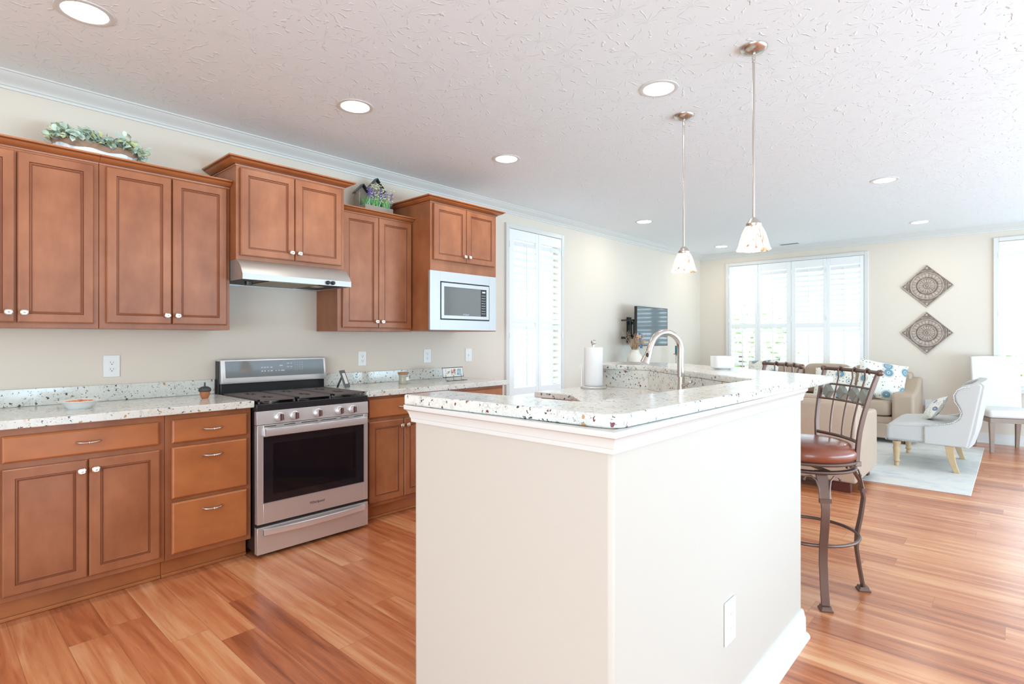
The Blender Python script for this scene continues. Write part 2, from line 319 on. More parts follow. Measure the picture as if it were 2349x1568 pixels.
# ------------------------------------------------------------------ mesh helpers
class B:
    """collects shapes into one mesh"""
    def __init__(s): s.bm = bmesh.new(); s.mi = 0
    def _new(s, vs, fs):
        bv = [s.bm.verts.new(v) for v in vs]
        for f in fs:
            try:
                fc = s.bm.faces.new([bv[i] for i in f]); fc.material_index = s.mi
            except ValueError: pass
        return bv
    def box(s, x0, x1, y0, y1, z0, z1, rot=None, at=None):
        vs = [Vector((x, y, z)) for x in (x0, x1) for y in (y0, y1) for z in (z0, z1)]
        if rot is not None: vs = [rot @ v for v in vs]
        if at is not None: vs = [v + Vector(at) for v in vs]
        s._new(vs, [(0, 1, 3, 2), (4, 6, 7, 5), (0, 4, 5, 1), (2, 3, 7, 6), (0, 2, 6, 4), (1, 5, 7, 3)]); return s
    def prism(s, poly, z0, z1, holes=None):
        n = len(poly)
        vs = [(p[0], p[1], z0) for p in poly] + [(p[0], p[1], z1) for p in poly]
        s._new(vs, [tuple(range(n-1, -1, -1)), tuple(range(n, 2*n))] + [(i, (i+1) % n, n+(i+1) % n, n+i) for i in range(n)]); return s
    def extrude_axis(s, poly, a0, a1, axis='y'):
        """poly in the plane across axis, extruded from a0 to a1"""
        def pt(p, a):
            if axis == 'y': return (p[0], a, p[1])
            if axis == 'x': return (a, p[0], p[1])
            return (p[0], p[1], a)
        n = len(poly); vs = [pt(p, a0) for p in poly] + [pt(p, a1) for p in poly]
        s._new(vs, [tuple(range(n-1, -1, -1)), tuple(range(n, 2*n))] + [(i, (i+1) % n, n+(i+1) % n, n+i) for i in range(n)]); return s
    def rings(s, rr, cap0=True, cap1=True, closed=False):
        bv = [[s.bm.verts.new(p) for p in ring] for ring in rr]
        n = len(rr[0])
        def F(vs):
            try: s.bm.faces.new(vs).material_index = s.mi
            except ValueError: pass
        m_ = len(bv)
        for i in range(m_ if closed else m_-1):
            a, b_ = bv[i], bv[(i+1) % m_]
            for j in range(n): F([a[j], a[(j+1) % n], b_[(j+1) % n], b_[j]])
        if not closed:
            if cap0: F(list(reversed(bv[0])))
            if cap1: F(bv[-1])
        return s
    def tube(s, pts, r, seg=10, closed=False, flat=None):
        pts = [Vector(p) for p in pts]; rr = []
        n = len(pts); up = None
        for i, p in enumerate(pts):
            if closed: t = pts[(i+1) % n]-pts[i-1]
            else: t = pts[min(i+1, n-1)]-pts[max(i-1, 0)]
            t.normalize()
            if up is None:
                up = Vector((0, 0, 1)) if abs(t.z) < 0.9 else Vector((1, 0, 0))
            a = t.cross(up)
            if a.length < 1e-6: a = t.cross(Vector((0, 1, 0)))
            a.normalize(); b_ = a.cross(t).normalized(); up = b_
            rad = r[i] if isinstance(r, (list, tuple)) else r
            ra, rb = (rad, rad) if flat is None else (rad*flat[0], rad*flat[1])
            rr.append([p + a*math.cos(2*PI*k/seg)*ra + b_*math.sin(2*PI*k/seg)*rb for k in range(seg)])
        return s.rings(rr, closed=closed)
    def lathe(s, prof, c=(0, 0, 0), seg=28, axis='z', cap=True):
        c = Vector(c); rr = []
        for r_, h in prof:
            ring = []
            for k in range(seg):
                a = 2*PI*k/seg; x, y = r_*math.cos(a), r_*math.sin(a)
                if axis == 'z': q = Vector((x, y, h))
                elif axis == 'x': q = Vector((h, x, y))
                else: q = Vector((y, h, x))
                ring.append(c+q)
            rr.append(ring)
        return s.rings(rr, cap, cap)
    def ball(s, c, r, seg=12, sq=(1, 1, 1)):
        n = seg//2; rr = []
        c = Vector(c)
        for i in range(1, n):
            t = PI*i/n
            rr.append([c + Vector((r*sq[0]*math.sin(t)*math.cos(2*PI*k/seg), r*sq[1]*math.sin(t)*math.sin(2*PI*k/seg), -r*sq[2]*math.cos(t))) for k in range(seg)])
        return s.rings(rr)
    def sweep(s, path, prof, closed=False, side=1):
        """profile (out, z) along an XY path; out points to the right of travel (side=1)"""
        n = len(path); rr = []
        P_ = [Vector(p).to_2d() if len(p) == 2 else Vector(p) for p in path]
        for i in range(n):
            a = P_[i-1] if (i > 0 or closed) else None; b_ = P_[(i+1) % n] if (i < n-1 or closed) else None
            d1 = (P_[i]-a).normalized() if a is not None else None; d2 = (b_-P_[i]).normalized() if b_ is not None else None
            if d1 is None: d1 = d2
            if d2 is None: d2 = d1
            n1 = Vector((d1.y, -d1.x))*side; n2 = Vector((d2.y, -d2.x))*side
            mt = (n1+n2); mt = mt/ (1+n1.dot(n2))
            rr.append([Vector((P_[i].x+mt.x*o, P_[i].y+mt.y*o, z)) for o, z in prof])
        return s.rings(rr, closed=closed)
    def grid(s, f, nu, nv):
        g = [[s.bm.verts.new(f(i/nu, j/nv)) for j in range(nv+1)] for i in range(nu+1)]
        for i in range(nu):
            for j in range(nv):
                try: s.bm.faces.new([g[i][j], g[i+1][j], g[i+1][j+1], g[i][j+1]]).material_index = s.mi
                except ValueError: pass
        return g

def worg(o):
    p = Vector((0, 0, 0))
    while o is not None: p += Vector(o.location); o = o.parent
    return p
def obj(name, b_, mats, parent=None, smooth=False, bevel=0.0, local=False, seg=2, sub=0, sharp=38):
    """links the collected shapes as ONE mesh object; world coordinates unless local"""
    me = bpy.data.meshes.new(name)
    if parent is not None and not local:
        bmesh.ops.translate(b_.bm, verts=b_.bm.verts, vec=-worg(parent))
    bmesh.ops.recalc_face_normals(b_.bm, faces=b_.bm.faces)
    b_.bm.to_mesh(me); b_.bm.free()
    for mm in (mats if isinstance(mats, (list, tuple)) else [mats]): me.materials.append(M[mm])
    o = bpy.data.objects.new(name, me); C.objects.link(o)
    if parent is not None: o.parent = parent
    if smooth:
        for p in me.polygons: p.use_smooth = True
        try: me.set_sharp_from_angle(angle=R(sharp))
        except Exception: pass
    if bevel:
        md = o.modifiers.new('bevel', 'BEVEL'); md.width = bevel; md.segments = seg; md.limit_method = 'ANGLE'; md.angle_limit = R(40)
        md.harden_normals = False
        for p in me.polygons: p.use_smooth = True
        try: me.set_sharp_from_angle(angle=R(60))
        except Exception: pass
    if sub:
        md = o.modifiers.new('sub', 'SUBSURF'); md.levels = sub; md.render_levels = sub
        for p in me.polygons: p.use_smooth = True
    return o
def tag(o, label, cat, group=None):
    o['label'] = label; o['category'] = cat
    if group: o['group'] = group
    return o
def thing(name, label, cat, loc=(0, 0, 0), rz=0.0, group=None):
    o = bpy.data.objects.new(name, None); C.objects.link(o); o.location = loc; o.rotation_euler = (0, 0, rz)
    o.empty_display_size = 0.05
    return tag(o, label, cat, group)
def plab(o, label): o['label'] = label; return o
def struct(name, b_, mat, parent=None, **k):
    o = obj(name, b_, mat, parent, **k)
    if parent is None: o['kind'] = 'structure'
    return o
def copy_tree(o, parent=None):
    c = o.copy(); C.objects.link(c); c.parent = parent
    for ch in list(o.children): copy_tree(ch, c)
    return c

# ------------------------------------------------------------------ the room
XR, YB, YF, ZC = 7.6, 9.11, -3.2, 2.71
struct('floor', B().box(-0.15, XR+0.15, YF-0.15, YB+0.15, -0.12, 0.0), 'floor_planks')
struct('ceiling', B().box(-0.15, XR+0.15, YF-0.15, YB+0.15, ZC, ZC+0.12), 'ceiling_plaster')
def wall_with_holes(name, mat, axis, c0, c1, a0, a1, holes):
    """wall slab normal to axis, spanning a0..a1; holes [(s0, s1, z0, z1)] sorted along the wall"""
    b_ = B()
    def bx(s0, s1, z0, z1):
        if s1-s0 < 1e-4 or z1-z0 < 1e-4: return
        if axis == 'x': b_.box(c0, c1, s0, s1, z0, z1)
        else: b_.box(s0, s1, c0, c1, z0, z1)
    p = a0
    for s0, s1, z0, z1 in holes:
        bx(p, s0, 0, ZC); bx(s0, s1, 0, z0); bx(s0, s1, z1, ZC); p = s1
    bx(p, a1, 0, ZC)
    return struct(name, b_, mat)
WN2 = (4.28, 5.20, 0.20, 2.47)
wall_with_holes('wall_left', 'wall_paint', 'x', -0.15, 0.0, YF, YB+0.15, [WN2])
wall_with_holes('wall_back', 'wall_paint', 'y', YB, YB+0.15, 0.0, XR, [(0.50, 2.39, 0.72, 2.48), (3.82, 5.05, 0.72, 2.50)])
wall_with_holes('wall_right', 'wall_paint', 'x', XR, XR+0.15, YF, YB+0.15, [(1.2, 8.8, 0.08, 2.45)])
wall_with_holes('wall_front', 'wall_paint', 'y', YF-0.15, YF, 0.0, XR, [(1.4, 7.0, 0.3, 2.45)])
crown = [(0.0, 2.630), (0.010, 2.630), (0.012, 2.642), (0.020, 2.646), (0.022, 2.652), (0.030, 2.660), (0.045, 2.670), (0.062, 2.682), (0.074, 2.694), (0.078, 2.700), (0.088, 2.701), (0.088, ZC-0.0005), (0.0, ZC-0.0005)]
struct('trim_1', B().sweep([(0.0, YF), (0.0, YB), (XR, YB), (XR, YF)], crown), 'trim_white', smooth=True)
basep = [(0.0, 0.0), (0.032, 0.0), (0.032, 0.008), (0.026, 0.020), (0.017, 0.024), (0.016, 0.088), (0.012, 0.098), (0.010, 0.112), (0.005, 0.122), (0.0, 0.124)]
struct('baseboard_left', B().sweep([(0.0, 3.62), (0.0, 4.22)], basep).sweep([(0.0, 5.25), (0.0, YB)], basep), 'trim_white', smooth=True)
struct('baseboard_back', B().sweep([(0.034, YB), (XR, YB)], basep), 'trim_white', smooth=True)

# ------------------------------------------------------------------ windows with plantation shutters
def window(name, axis, face, outer, panels, rails, slat_dz, tilt=(46, 60), sill=True, glass_at=0.09):
    """axis 'y': wall on +Y side (face Y); axis 'x': wall on -X side (face X=0). outer=(s0,s1,z0,z1); panels=[(s0,s1)] louvre openings; rails=[(z0,z1)] louvre sections"""
    root = bpy.data.objects.new(name, None); C.objects.link(root); root['kind'] = 'structure'
    s0, s1, z0, z1 = outer
    sg = 1 if axis == 'y' else -1           # outward direction along the wall normal
    root.location = ((s0+s1)/2, face, z0) if axis == 'y' else (face, (s0+s1)/2, z0)
    def bx(b_, a0, a1, d0, d1, c0, c1, rot=None, at=None):
        """a along wall, d depth outward from face, c height"""
        if rot is None:
            if axis == 'y': b_.box(a0, a1, face+d0, face+d1, c0, c1)
            else: b_.box(face-d1, face-d0, a0, a1, c0, c1)
    fr = B(); wdt = 0.05
    bx(fr, s0, s0+wdt, -0.028, 0.02, z0, z1); bx(fr, s1-wdt, s1, -0.028, 0.02, z0, z1)
    bx(fr, s0+wdt, s1-wdt, -0.028, 0.02, z1-wdt, z1); bx(fr, s0+wdt, s1-wdt, -0.028, 0.02, z0, z0+wdt)
    obj('window_frame', fr, 'trim_white', root, bevel=0.004)
    if sill:
        sl = B(); bx(sl, s0-0.03, s1+0.03, -0.06, -0.001, z0-0.03, z0); obj('window_sill', sl, 'trim_white', root, bevel=0.004)
    # sash behind
    sh = B(); iz0, iz1 = z0+0.05, z1-0.05; i0, i1 = s0+0.055, s1-0.055
    for a0, a1, c0, c1 in ((i0, i0+0.03, iz0, iz1), (i1-0.03, i1, iz0, iz1), (i0+0.03, i1-0.03, iz0, iz0+0.03), (i0+0.03, i1-0.03, iz1-0.03, iz1), (i0+0.03, i1-0.03, 1.48, 1.52)):
        bx(sh, a0, a1, 0.09, 0.12, c0, c1)
    mid = (i0+i1)/2
    if s1-s0 > 1.5: bx(sh, mid-0.03, mid+0.03, 0.085, 0.122, iz0+0.03, iz1-0.03)
    obj('sash', sh, 'trim_white', root)
    gb = B(); bx(gb, i0+0.02, i1-0.02, 0.103, 0.107, iz0+0.02, iz1-0.02); obj('window_pane', gb, 'window_glass', root)
    # shutter panels
    n = len(panels)
    for k, (p0, p1) in enumerate(panels):
        e0 = s0+wdt+0.003 if k == 0 else (panels[k-1][1]+p0)/2+0.002
        e1 = s1-wdt-0.003 if k == n-1 else (p1+panels[k+1][0])/2-0.002
        st = B(); zz0, zz1 = z0+wdt+0.003, z1-wdt-0.003
        bx(st, e0, p0, -0.022, 0.008, zz0, zz1); bx(st, p1, e1, -0.022, 0.008, zz0, zz1)
        hs = [zz0]+[v for rr in rails for v in rr]+[zz1]
        for q in range(0, len(hs), 2): bx(st, p0, p1, -0.020, 0.006, hs[q], hs[q+1])
        pn = obj('shutter_panel', st, 'shutter_white', root, bevel=0.003)
        lv = B(); tr_ = B()
        for ri_, (c0, c1) in enumerate(rails):
            cnt = max(1, round((c1-c0)/slat_dz)); dz = (c1-c0)/cnt
            for q in range(cnt):
                zc = c0+dz*(q+0.5); hw = 0.036; t = R(tilt[1] if ri_ == len(rails)-1 else tilt[0])
                dx, dzv = hw*math.cos(t), hw*math.sin(t); th = 0.0045
                # cross-section in (depth, z): room-side edge lower
                sec = [(-dx-0.002, zc-dzv), (0, zc-th), (dx, zc+dzv-0.003), (dx+0.002, zc+dzv), (0, zc+th), (-dx, zc-dzv+0.003)]
                if axis == 'y': lv.extrude_axis([(d_, z_) for d_, z_ in sec], face, face, 'x') if False else lv._new([(a, face-0.007+d_, z_) for a in (p0+0.001, p1-0.001) for d_, z_ in sec], [tuple(range(5, -1, -1)), tuple(range(6, 12))]+[(i, (i+1) % 6, 6+(i+1) % 6, 6+i) for i in range(6)])
                else: lv._new([(face+0.007-d_, a, z_) for a in (p0+0.001, p1-0.001) for d_, z_ in sec], [tuple(range(5, -1, -1)), tuple(range(6, 12))]+[(i, (i+1) % 6, 6+(i+1) % 6, 6+i) for i in range(6)])
            pc = (p0+p1)/2; bx(tr_, pc-0.005, pc+0.005, -0.050, -0.042, c0+0.02, c1-0.03)
        obj('louvers', lv, 'shutter_white', pn); obj('tilt_rod', tr_, 'shutter_white', pn)
        hg = B()
        for zc in (z0+0.22, (z0+z1)/2, z1-0.22):
            bx(hg, (s0+0.045 if k % 2 == 0 else s1-0.055) if n <= 2 else e0-0.004, (s0+0.055 if k % 2 == 0 else s1-0.045) if n <= 2 else e0+0.004, -0.034, -0.0285, zc-0.03, zc+0.03)
        obj('hinge', hg, 'shutter_white', pn)
    return root
window('window_1', 'x', 0.0, (4.234, 5.243, 0.15, 2.525), [(4.361, 4.723), (4.813, 5.170)], [(0.24, 0.70), (0.775, 1.470), (1.520, 2.365)], 0.0775)
window('window_2', 'y', YB, (0.445, 2.447, 0.67, 2.535), [(0.539, 0.911), (0.998, 1.377), (1.507, 1.880), (1.971, 2.344)], [(0.78, 1.470), (1.540, 2.372)], 0.078)
window('window_3', 'y', YB, (3.770, 5.100, 0.67, 2.553), [(3.856, 4.39), (4.48, 5.01)], [(0.78, 1.470), (1.540, 2.372)], 0.078)
# frames of the unseen openings added on the right and behind the camera for light
def plain_frame(name, axis, face, s0, s1, z0, z1, n):
    b_ = B(); gl = B()
    def bx(bb, a0, a1, d0, d1, c0, c1):
        if axis == 'x': bb.box(face+d0, face+d1, a0, a1, c0, c1)
        else: bb.box(a0, a1, face+d0, face+d1, c0, c1)
    for k in range(n+1):
        a = s0+(s1-s0)*k/n; bx(b_, max(s0, a-0.03), min(s1, a+0.03), 0.04, 0.10, z0, z1)
    bx(b_, s0+0.03, s1-0.03, 0.04, 0.10, z0, z0+0.05); bx(b_, s0+0.03, s1-0.03, 0.04, 0.10, z1-0.05, z1)
    o = struct(name, b_, 'trim_white')
    bx(gl, s0+0.02, s1-0.02, 0.068, 0.072, z0+0.02, z1-0.02); obj('window_pane', gl, 'window_glass', o)
plain_frame('added_window_4', 'x', XR, 1.2, 8.8, 0.08, 2.45, 4)
plain_frame('added_window_5', 'y', YF-0.15, 1.4, 7.0, 0.30, 2.45, 3)

# ------------------------------------------------------------------ outdoors
struct('ground', B().box(-30, 40, -30, 45, -0.6, -0.5), 'grass_outside')
def tree(x, y, z, r, label):
    t = thing('garden_tree', label, 'tree', (x, y, -0.5))
    obj('trunk', B().tube([(x, y, -0.5), (x+.05, y, z*0.5), (x, y+.05, z)], [0.10, 0.08, 0.05]), 'bark', t)
    f_ = B()
    for k in range(420):
        v = Vector((random.gauss(0, 1), random.gauss(0, 1), random.gauss(0, 1))).normalized()*r*random.uniform(0.55, 1.05)
        c = Vector((x, y, z))+v; s_ = random.uniform(0.06, 0.13)
        a = Vector((random.uniform(-1, 1), random.uniform(-1, 1), random.uniform(-1, 1))).normalized()
        q = a.cross(Vector((0.3, 0.5, 0.8))).normalized()
        f_._new([c+a*s_, c+q*s_*.6, c-a*s_, c-q*s_*.6], [(0, 1, 2, 3)])
    obj('foliage', f_, 'foliage_outside', t)
tree(-1.1, 14.0, 0.9, 1.25, 'pale green garden tree seen through the lower left shutter panel of the back window')
tree(4.2, 14.5, 0.4, 0.95, 'low green garden tree glimpsed through the shutters behind the white dining chair')

# ------------------------------------------------------------------ island (pony wall) and its trim
pw = [(2.54, 1.10), (3.28, 1.10), (3.28, 2.63), (2.23, 3.50), (1.74, 3.50), (1.74, 3.335), (2.174, 3.335), (3.13, 2.543), (3.13, 1.25), (2.54, 1.25)]
struct('wall_peninsula', B().prism(pw, 0.0, 1.0885), 'island_paint', bevel=0.012)
trimp = [(0.0, 1.034), (0.007, 1.034), (0.008, 1.046), (0.010, 1.0475), (0.0105, 1.050), (0.012, 1.058), (0.016, 1.068), (0.021, 1.0735), (0.023, 1.074), (0.024, 1.0765), (0.024, 1.0885), (0.0, 1.0885)]
struct('trim_2', B().sweep([(2.54, 1.25), (2.54, 1.10), (3.28, 1.10), (3.28, 2.63), (3.235, 2.667)], trimp, side=1), 'trim_white', smooth=True)
struct('baseboard_peninsula', B().sweep([(2.54, 1.25), (2.54, 1.10), (3.28, 1.10), (3.28, 2.63), (2.23, 3.50), (1.74, 3.50)], basep), 'trim_white', smooth=True)

t = thing('bar_countertop', 'long angled pale granite bar top with dark specks capping the white peninsula wall', 'countertop', (3.2, 1.2, 1.089))
bt = [(2.522, 1.072), (3.245, 1.106), (3.268, 1.112), (3.283, 1.128), (3.290, 1.152), (3.327, 2.985), (2.17, 3.80), (1.69, 3.78), (1.682, 3.271), (2.165, 3.315), (3.123, 2.522), (3.078, 1.330), (3.060, 1.292), (3.035, 1.284), (2.525, 1.255)]
obj('bar_slab', B().prism(bt, 1.089, 1.123), 'granite_pale', t, bevel=0.006, seg=3)
# backsplash on the inner face, between the lower worktop and the bar
bsp = [(2.54, 1.2505), (3.1295, 1.2505), (3.1295, 2.5425), (2.1735, 3.3345), (1.75, 3.3345), (1.75, 3.3145), (2.1665, 3.3145), (3.1095, 2.533), (3.1095, 1.2705), (2.54, 1.2705)]
tag(obj('granite_backsplash', B().prism(bsp, 0.9652, 1.0888), 'granite_pale'), 'speckled granite splashback strip under the bar top behind the sink worktop', 'backsplash')
tag(obj('island_worktop', B().prism([(2.56, 1.271), (3.1090, 1.271), (3.1090, 2.532), (2.166, 3.314), (1.715, 3.314), (1.715, 2.682), (1.997, 2.682), (2.264, 2.427), (2.56, 2.14)], 0.930, 0.965), 'granite_pale', bevel=0.004), 'lower granite sink worktop inside the peninsula holding the faucet and paper towel', 'countertop')
t = thing('island_cabinet', 'brown wooden base cabinet just showing under the sink worktop edge', 'cabinet', (2.4, 2.4, 0))
obj('body', B().prism([(2.60, 1.275), (3.105, 1.275), (3.105, 2.525), (2.160, 3.310), (1.745, 3.310), (1.745, 2.712), (2.010, 2.712), (2.285, 2.445), (2.60, 2.15)], 0.10, 0.9295), 'cabinet_wood', t)
obj('toe_kick', B().prism([(2.66, 1.275), (3.10, 1.275), (3.10, 2.52), (2.160, 3.30), (1.78, 3.30), (1.78, 2.78), (2.04, 2.78), (2.33, 2.50), (2.66, 2.19)], 0.0, 0.0998), 'cabinet_wood', t)
b_ = B(); 
for (xa, ya, xb, yb) in ((1.76, 2.711, 1.99, 2.711),):
    b_.box(xa, xb, ya-0.02, ya, 0.14, 0.90)
obj('door', b_, 'cabinet_wood', t, bevel=0.003)

# ------------------------------------------------------------------ cabinets on the left wall
def panel_door(y0, y1, z0, z1, x, rail=0.044, th=0.020):
    """framed recessed-panel door facing +X; material 0 wood, 1 glaze"""
    b_ = B()
    prof = [(0.0, 0.0, 0), (0.0, th-0.005, 0), (0.004, th-0.001, 0), (0.007, th, 0), (rail, th, 0), (rail+0.003, th-0.005, 1), (rail+0.006, th-0.004, 0), (rail+0.011, th-0.004, 1), (rail+0.014, th-0.009, 0)]
    prev = None
    for ins, h, mi in prof:
        ring = [b_.bm.verts.new((x+h, yy, zz)) for yy, zz in ((y0+ins, z0+ins), (y1-ins, z0+ins), (y1-ins, z1-ins), (y0+ins, z1-ins))]
        if prev:
            for k in range(4):
                f_ = b_.bm.faces.new([prev[k], prev[(k+1) % 4], ring[(k+1) % 4], ring[k]]); f_.material_index = mi
        else: b_.bm.faces.new(list(reversed(ring)))
        prev = ring
    b_.bm.faces.new(prev)
    return b_
def slab_front(y0, y1, z0, z1, x, th=0.020):
    b_ = B(); prev = None
    for ins, h in ((0, 0), (0, th-0.008), (0.003, th-0.004), (0.009, th)):
        ring = [b_.bm.verts.new((x+h, yy, zz)) for yy, zz in ((y0+ins, z0+ins), (y1-ins, z0+ins), (y1-ins, z1-ins), (y0+ins, z1-ins))]
        if prev:
            for k in range(4): b_.bm.faces.new([prev[k], prev[(k+1) % 4], ring[(k+1) % 4], ring[k]])
        else: b_.bm.faces.new(list(reversed(ring)))
        prev = ring
    b_.bm.faces.new(prev); return b_
def knob(x, y, z, parent):
    b_ = B(); s_ = 0.015
    b_.lathe([(0.006, 0), (0.006, 0.014)], (x, y, z), 10, 'x')
    rr = []
    for h, k in ((0.013, 0.7), (0.016, 1.0), (0.021, 1.0), (0.025, 0.72)):
        rr.append([(x+h, y+s_*k*c_*1.05, z+s_*k*d_*0.9) for c_, d_ in ((-1, -.6), (-.6, -1), (.6, -1), (1, -.6), (1, .6), (.6, 1), (-.6, 1), (-1, .6))])
    b_.rings(rr); b_.ball((x+0.025, y, z), 0.006, 8)
    return obj('knob', b_, 'knob_nickel', parent, smooth=True)
def pull(x, y, z, w_, parent):
    b_ = B(); pts = []
    for k in range(13):
        u = k/12*2-1; pts.append((x+0.006+0.020*(1-u*u)**0.5 if abs(u) < 1 else x+0.004, y+u*w_/2, z-0.003*(1-u*u)))
    pts[0] = (x-0.001, y-w_/2, z+0.001); pts[-1] = (x-0.001, y+w_/2, z+0.001)
    rad = [0.006]+[0.0050+0.0008*math.cos(k) for k in range(11)]+[0.006]
    b_.tube(pts, rad, 8); b_.ball((x+0.026, y, z-0.003), 0.0085, 10, (1, 0.6, 1))
    return obj('handle', b_, 'nickel', parent, smooth=True)
def cab_crown(xf, y0, y1, z0, z1, out, ret_l, ret_r, parent):
    h = z1-z0
    pr = [(0.0, z0), (0.004, z0), (0.006, z0+h*.16), (out*.18, z0+h*.18), (out*.20, z0+h*.26), (out*.30, z0+h*.30), (out*.52, z0+h*.44), (out*.80, z0+h*.66), (out*.86, z0+h*.78), (out, z0+h*.82), (out, z1), (0.0, z1)]
    path = []
    if ret_l is not None: path.append((ret_l, y0))
    path += [(xf, y0), (xf, y1)]
    if ret_r is not None: path.append((ret_r, y1))
    # travel so that outward is on the right: going +Y with room on the right
    b_ = B().sweep(path, pr)
    for f_ in b_.bm.faces:
        q = (f_.calc_center_median().z-z0)/h
        if (0.155 < q < 0.19 or 0.21 < q < 0.27 or 0.70 < q < 0.79) and abs(f_.normal.z) < 2 and len(f_.verts) == 4: f_.material_index = 1
    return obj('crown_moulding', b_, ['cabinet_wood_horizontal', 'wood_glaze'], parent, smooth=True)

def upper(label, y0, y1, z0, z1, xf, doors, crown_z, out=0.05, ret_l=None, ret_r=None, hinge=None, dz=None):
    t = thing('wall_cabinet', label, 'cabinet', (0.0, (y0+y1)/2, z0))
    obj('body', B().box(0.002, xf, y0+0.0006, y1-0.0006, z0, z1), 'cabinet_wood', t, bevel=0.0015)
    for (a, b2, kside) in doors:
        d = obj('door', panel_door(a, b2, dz[0], dz[1], xf+0.0008), ['cabinet_wood', 'wood_glaze'], t)
        ky = b2-0.024 if kside > 0 else a+0.024
        knob(xf+0.020, ky, dz[0]+0.05, d)
    cab_crown(xf, y0+0.0006, y1-0.0006, crown_z[0], crown_z[1], out, ret_l, ret_r, t)
    return t
upper('leftmost upper wall cabinet, its left door cut off by the picture edge', 0.02, 0.697, 1.356, 2.262, 0.305, [(0.05, 0.356, 1), (0.366, 0.673, -1)], (2.245, 2.290), dz=(1.382, 2.231))
upper('two-door upper wall cabinet directly left of the range hood', 0.698, 1.371, 1.356, 2.262, 0.305, [(0.729, 1.041, 1), (1.048, 1.348, -1)], (2.245, 2.290), dz=(1.386, 2.238))
t = upper('raised two-door wall cabinet mounted above the stainless range hood', 1.372, 2.118, 1.795, 2.392, 0.400, [(1.395, 1.741, 1), (1.747, 2.089, -1)], (2.378, 2.425), 0.062, 0.0, 0.0, dz=(1.821, 2.368))
upper('two-door upper wall cabinet right of the range hood, under the birdhouse planter', 2.119, 2.794, 1.358, 2.262, 0.305, [(2.156, 2.463, 1), (2.468, 2.778, -1)], (2.245, 2.285), dz=(1.384, 2.240))
t = upper('deep tall wall cabinet at the right end holding the built-in microwave', 2.795, 3.545, 1.366, 2.405, 0.540, [(2.822, 3.170, 1), (3.175, 3.515, -1)], (2.388, 2.432), 0.062, 0.0, 0.0, dz=(1.935, 2.382))

t = thing('microwave_oven', 'built-in microwave with wide stainless trim frame in the right-hand tall cabinet', 'microwave', (0.54, 3.15, 1.372))
x0 = 0.5412
def ring_frame(b_, xa, xb, o, i):
    (a0, a1, c0, c1), (e0, e1, g0, g1) = o, i
    b_.box(xa, xb, a0, e0, c0, c1); b_.box(xa, xb, e1, a1, c0, c1); b_.box(xa, xb, e0, e1, c0, g0); b_.box(xa, xb, e0, e1, g1, c1)
b_ = B(); ring_frame(b_, x0, x0+0.022, (2.775, 3.522, 1.372, 1.845), (2.880, 3.440, 1.455, 1.765)); obj('trim_kit', b_, 'steel_light', t, bevel=0.001)
b_ = B(); ring_frame(b_, x0+0.002, x0+0.012, (2.8802, 3.4398, 1.4552, 1.7648), (2.889, 3.431, 1.464, 1.756)); obj('gap_surround', b_, 'black_plastic', t)
b_ = B(); ring_frame(b_, x0+0.004, x0+0.026, (2.890, 3.430, 1.465, 1.755), (2.918, 3.400, 1.492, 1.724)); dr = obj('door', b_, 'steel_light', t, bevel=0.001)
obj('door_glass', B().box(x0+0.004, x0+0.022, 2.9182, 3.335, 1.4922, 1.7238), 'grey_glass', dr)
obj('control_panel', B().box(x0+0.004, x0+0.023, 3.3354, 3.3998, 1.4922, 1.7238), 'black_glass', t)
b_ = B()
for i in range(8):
    for j in range(3): b_.box(x0+0.023, x0+0.0236, 3.345+j*0.017, 3.353+j*0.017, 1.515+i*0.022, 1.520+i*0.022)
obj('buttons', b_, 'display_white', t)
obj('clock_display', B().box(x0+0.023, x0+0.0236, 3.350, 3.388, 1.695, 1.708), 'display_white', t)
def lettering(txt, size, loc, mat, parent, ext=0.0004):
    cu = bpy.data.curves.new('lettering', 'FONT'); cu.body = txt; cu.size = size; cu.extrude = ext; cu.align_x = 'CENTER'; cu.align_y = 'CENTER'
    tmp = bpy.data.objects.new('tmp', cu); C.objects.link(tmp); bpy.context.view_layer.update()
    me = bpy.data.meshes.new_from_object(tmp); bpy.data.objects.remove(tmp)
    me.materials.clear(); me.materials.append(M[mat]); o = bpy.data.objects.new('lettering', me); C.objects.link(o)
    o.parent = parent; o.location = Vector(loc)-worg(parent); o.rotation_euler = (R(90), 0, R(90)); return o
lettering('Whirlpool', 0.016, (x0+0.0228, 3.16, 1.503), 'display_white', t)

# ---- range hood
t = thing('range_hood', 'stainless under-cabinet range hood with two black knobs above the stove', 'range hood', (0.0, 1.75, 1.66))
prof = [(0.002, 1.7945), (0.400, 1.7945), (0.430, 1.780), (0.455, 1.760), (0.474, 1.738), (0.488, 1.718), (0.4975, 1.703), (0.498, 1.666), (0.490, 1.666), (0.490, 1.678), (0.014, 1.678), (0.014, 1.666), (0.002, 1.666)]
b_ = B(); b_.extrude_axis(prof, 1.3745, 2.1155, 'y')
obj('hood_shell', b_, 'steel_hood', t, smooth=True, sharp=22)
for ye in (1.3735, 2.1155):
    obj('end_plate', B().extrude_axis([(p[0], p[1]) for p in prof[:8]]+[(0.002, 1.666)], ye, ye+0.001, 'y'), 'steel_hood', t)
obj('filter_panel', B().box(0.06, 0.44, 1.56, 1.90, 1.667, 1.6775), 'hood_filter', t)
for ya, yb in ((1.40, 1.545), (1.915, 2.10)): obj('underside_panel', B().box(0.05, 0.45, ya, yb, 1.671, 1.6775), 'dark_inside', t)
obj('rating_label', B().box(0.25, 0.33, 1.935, 2.0, 1.6700, 1.6708), 'plastic_white', t)
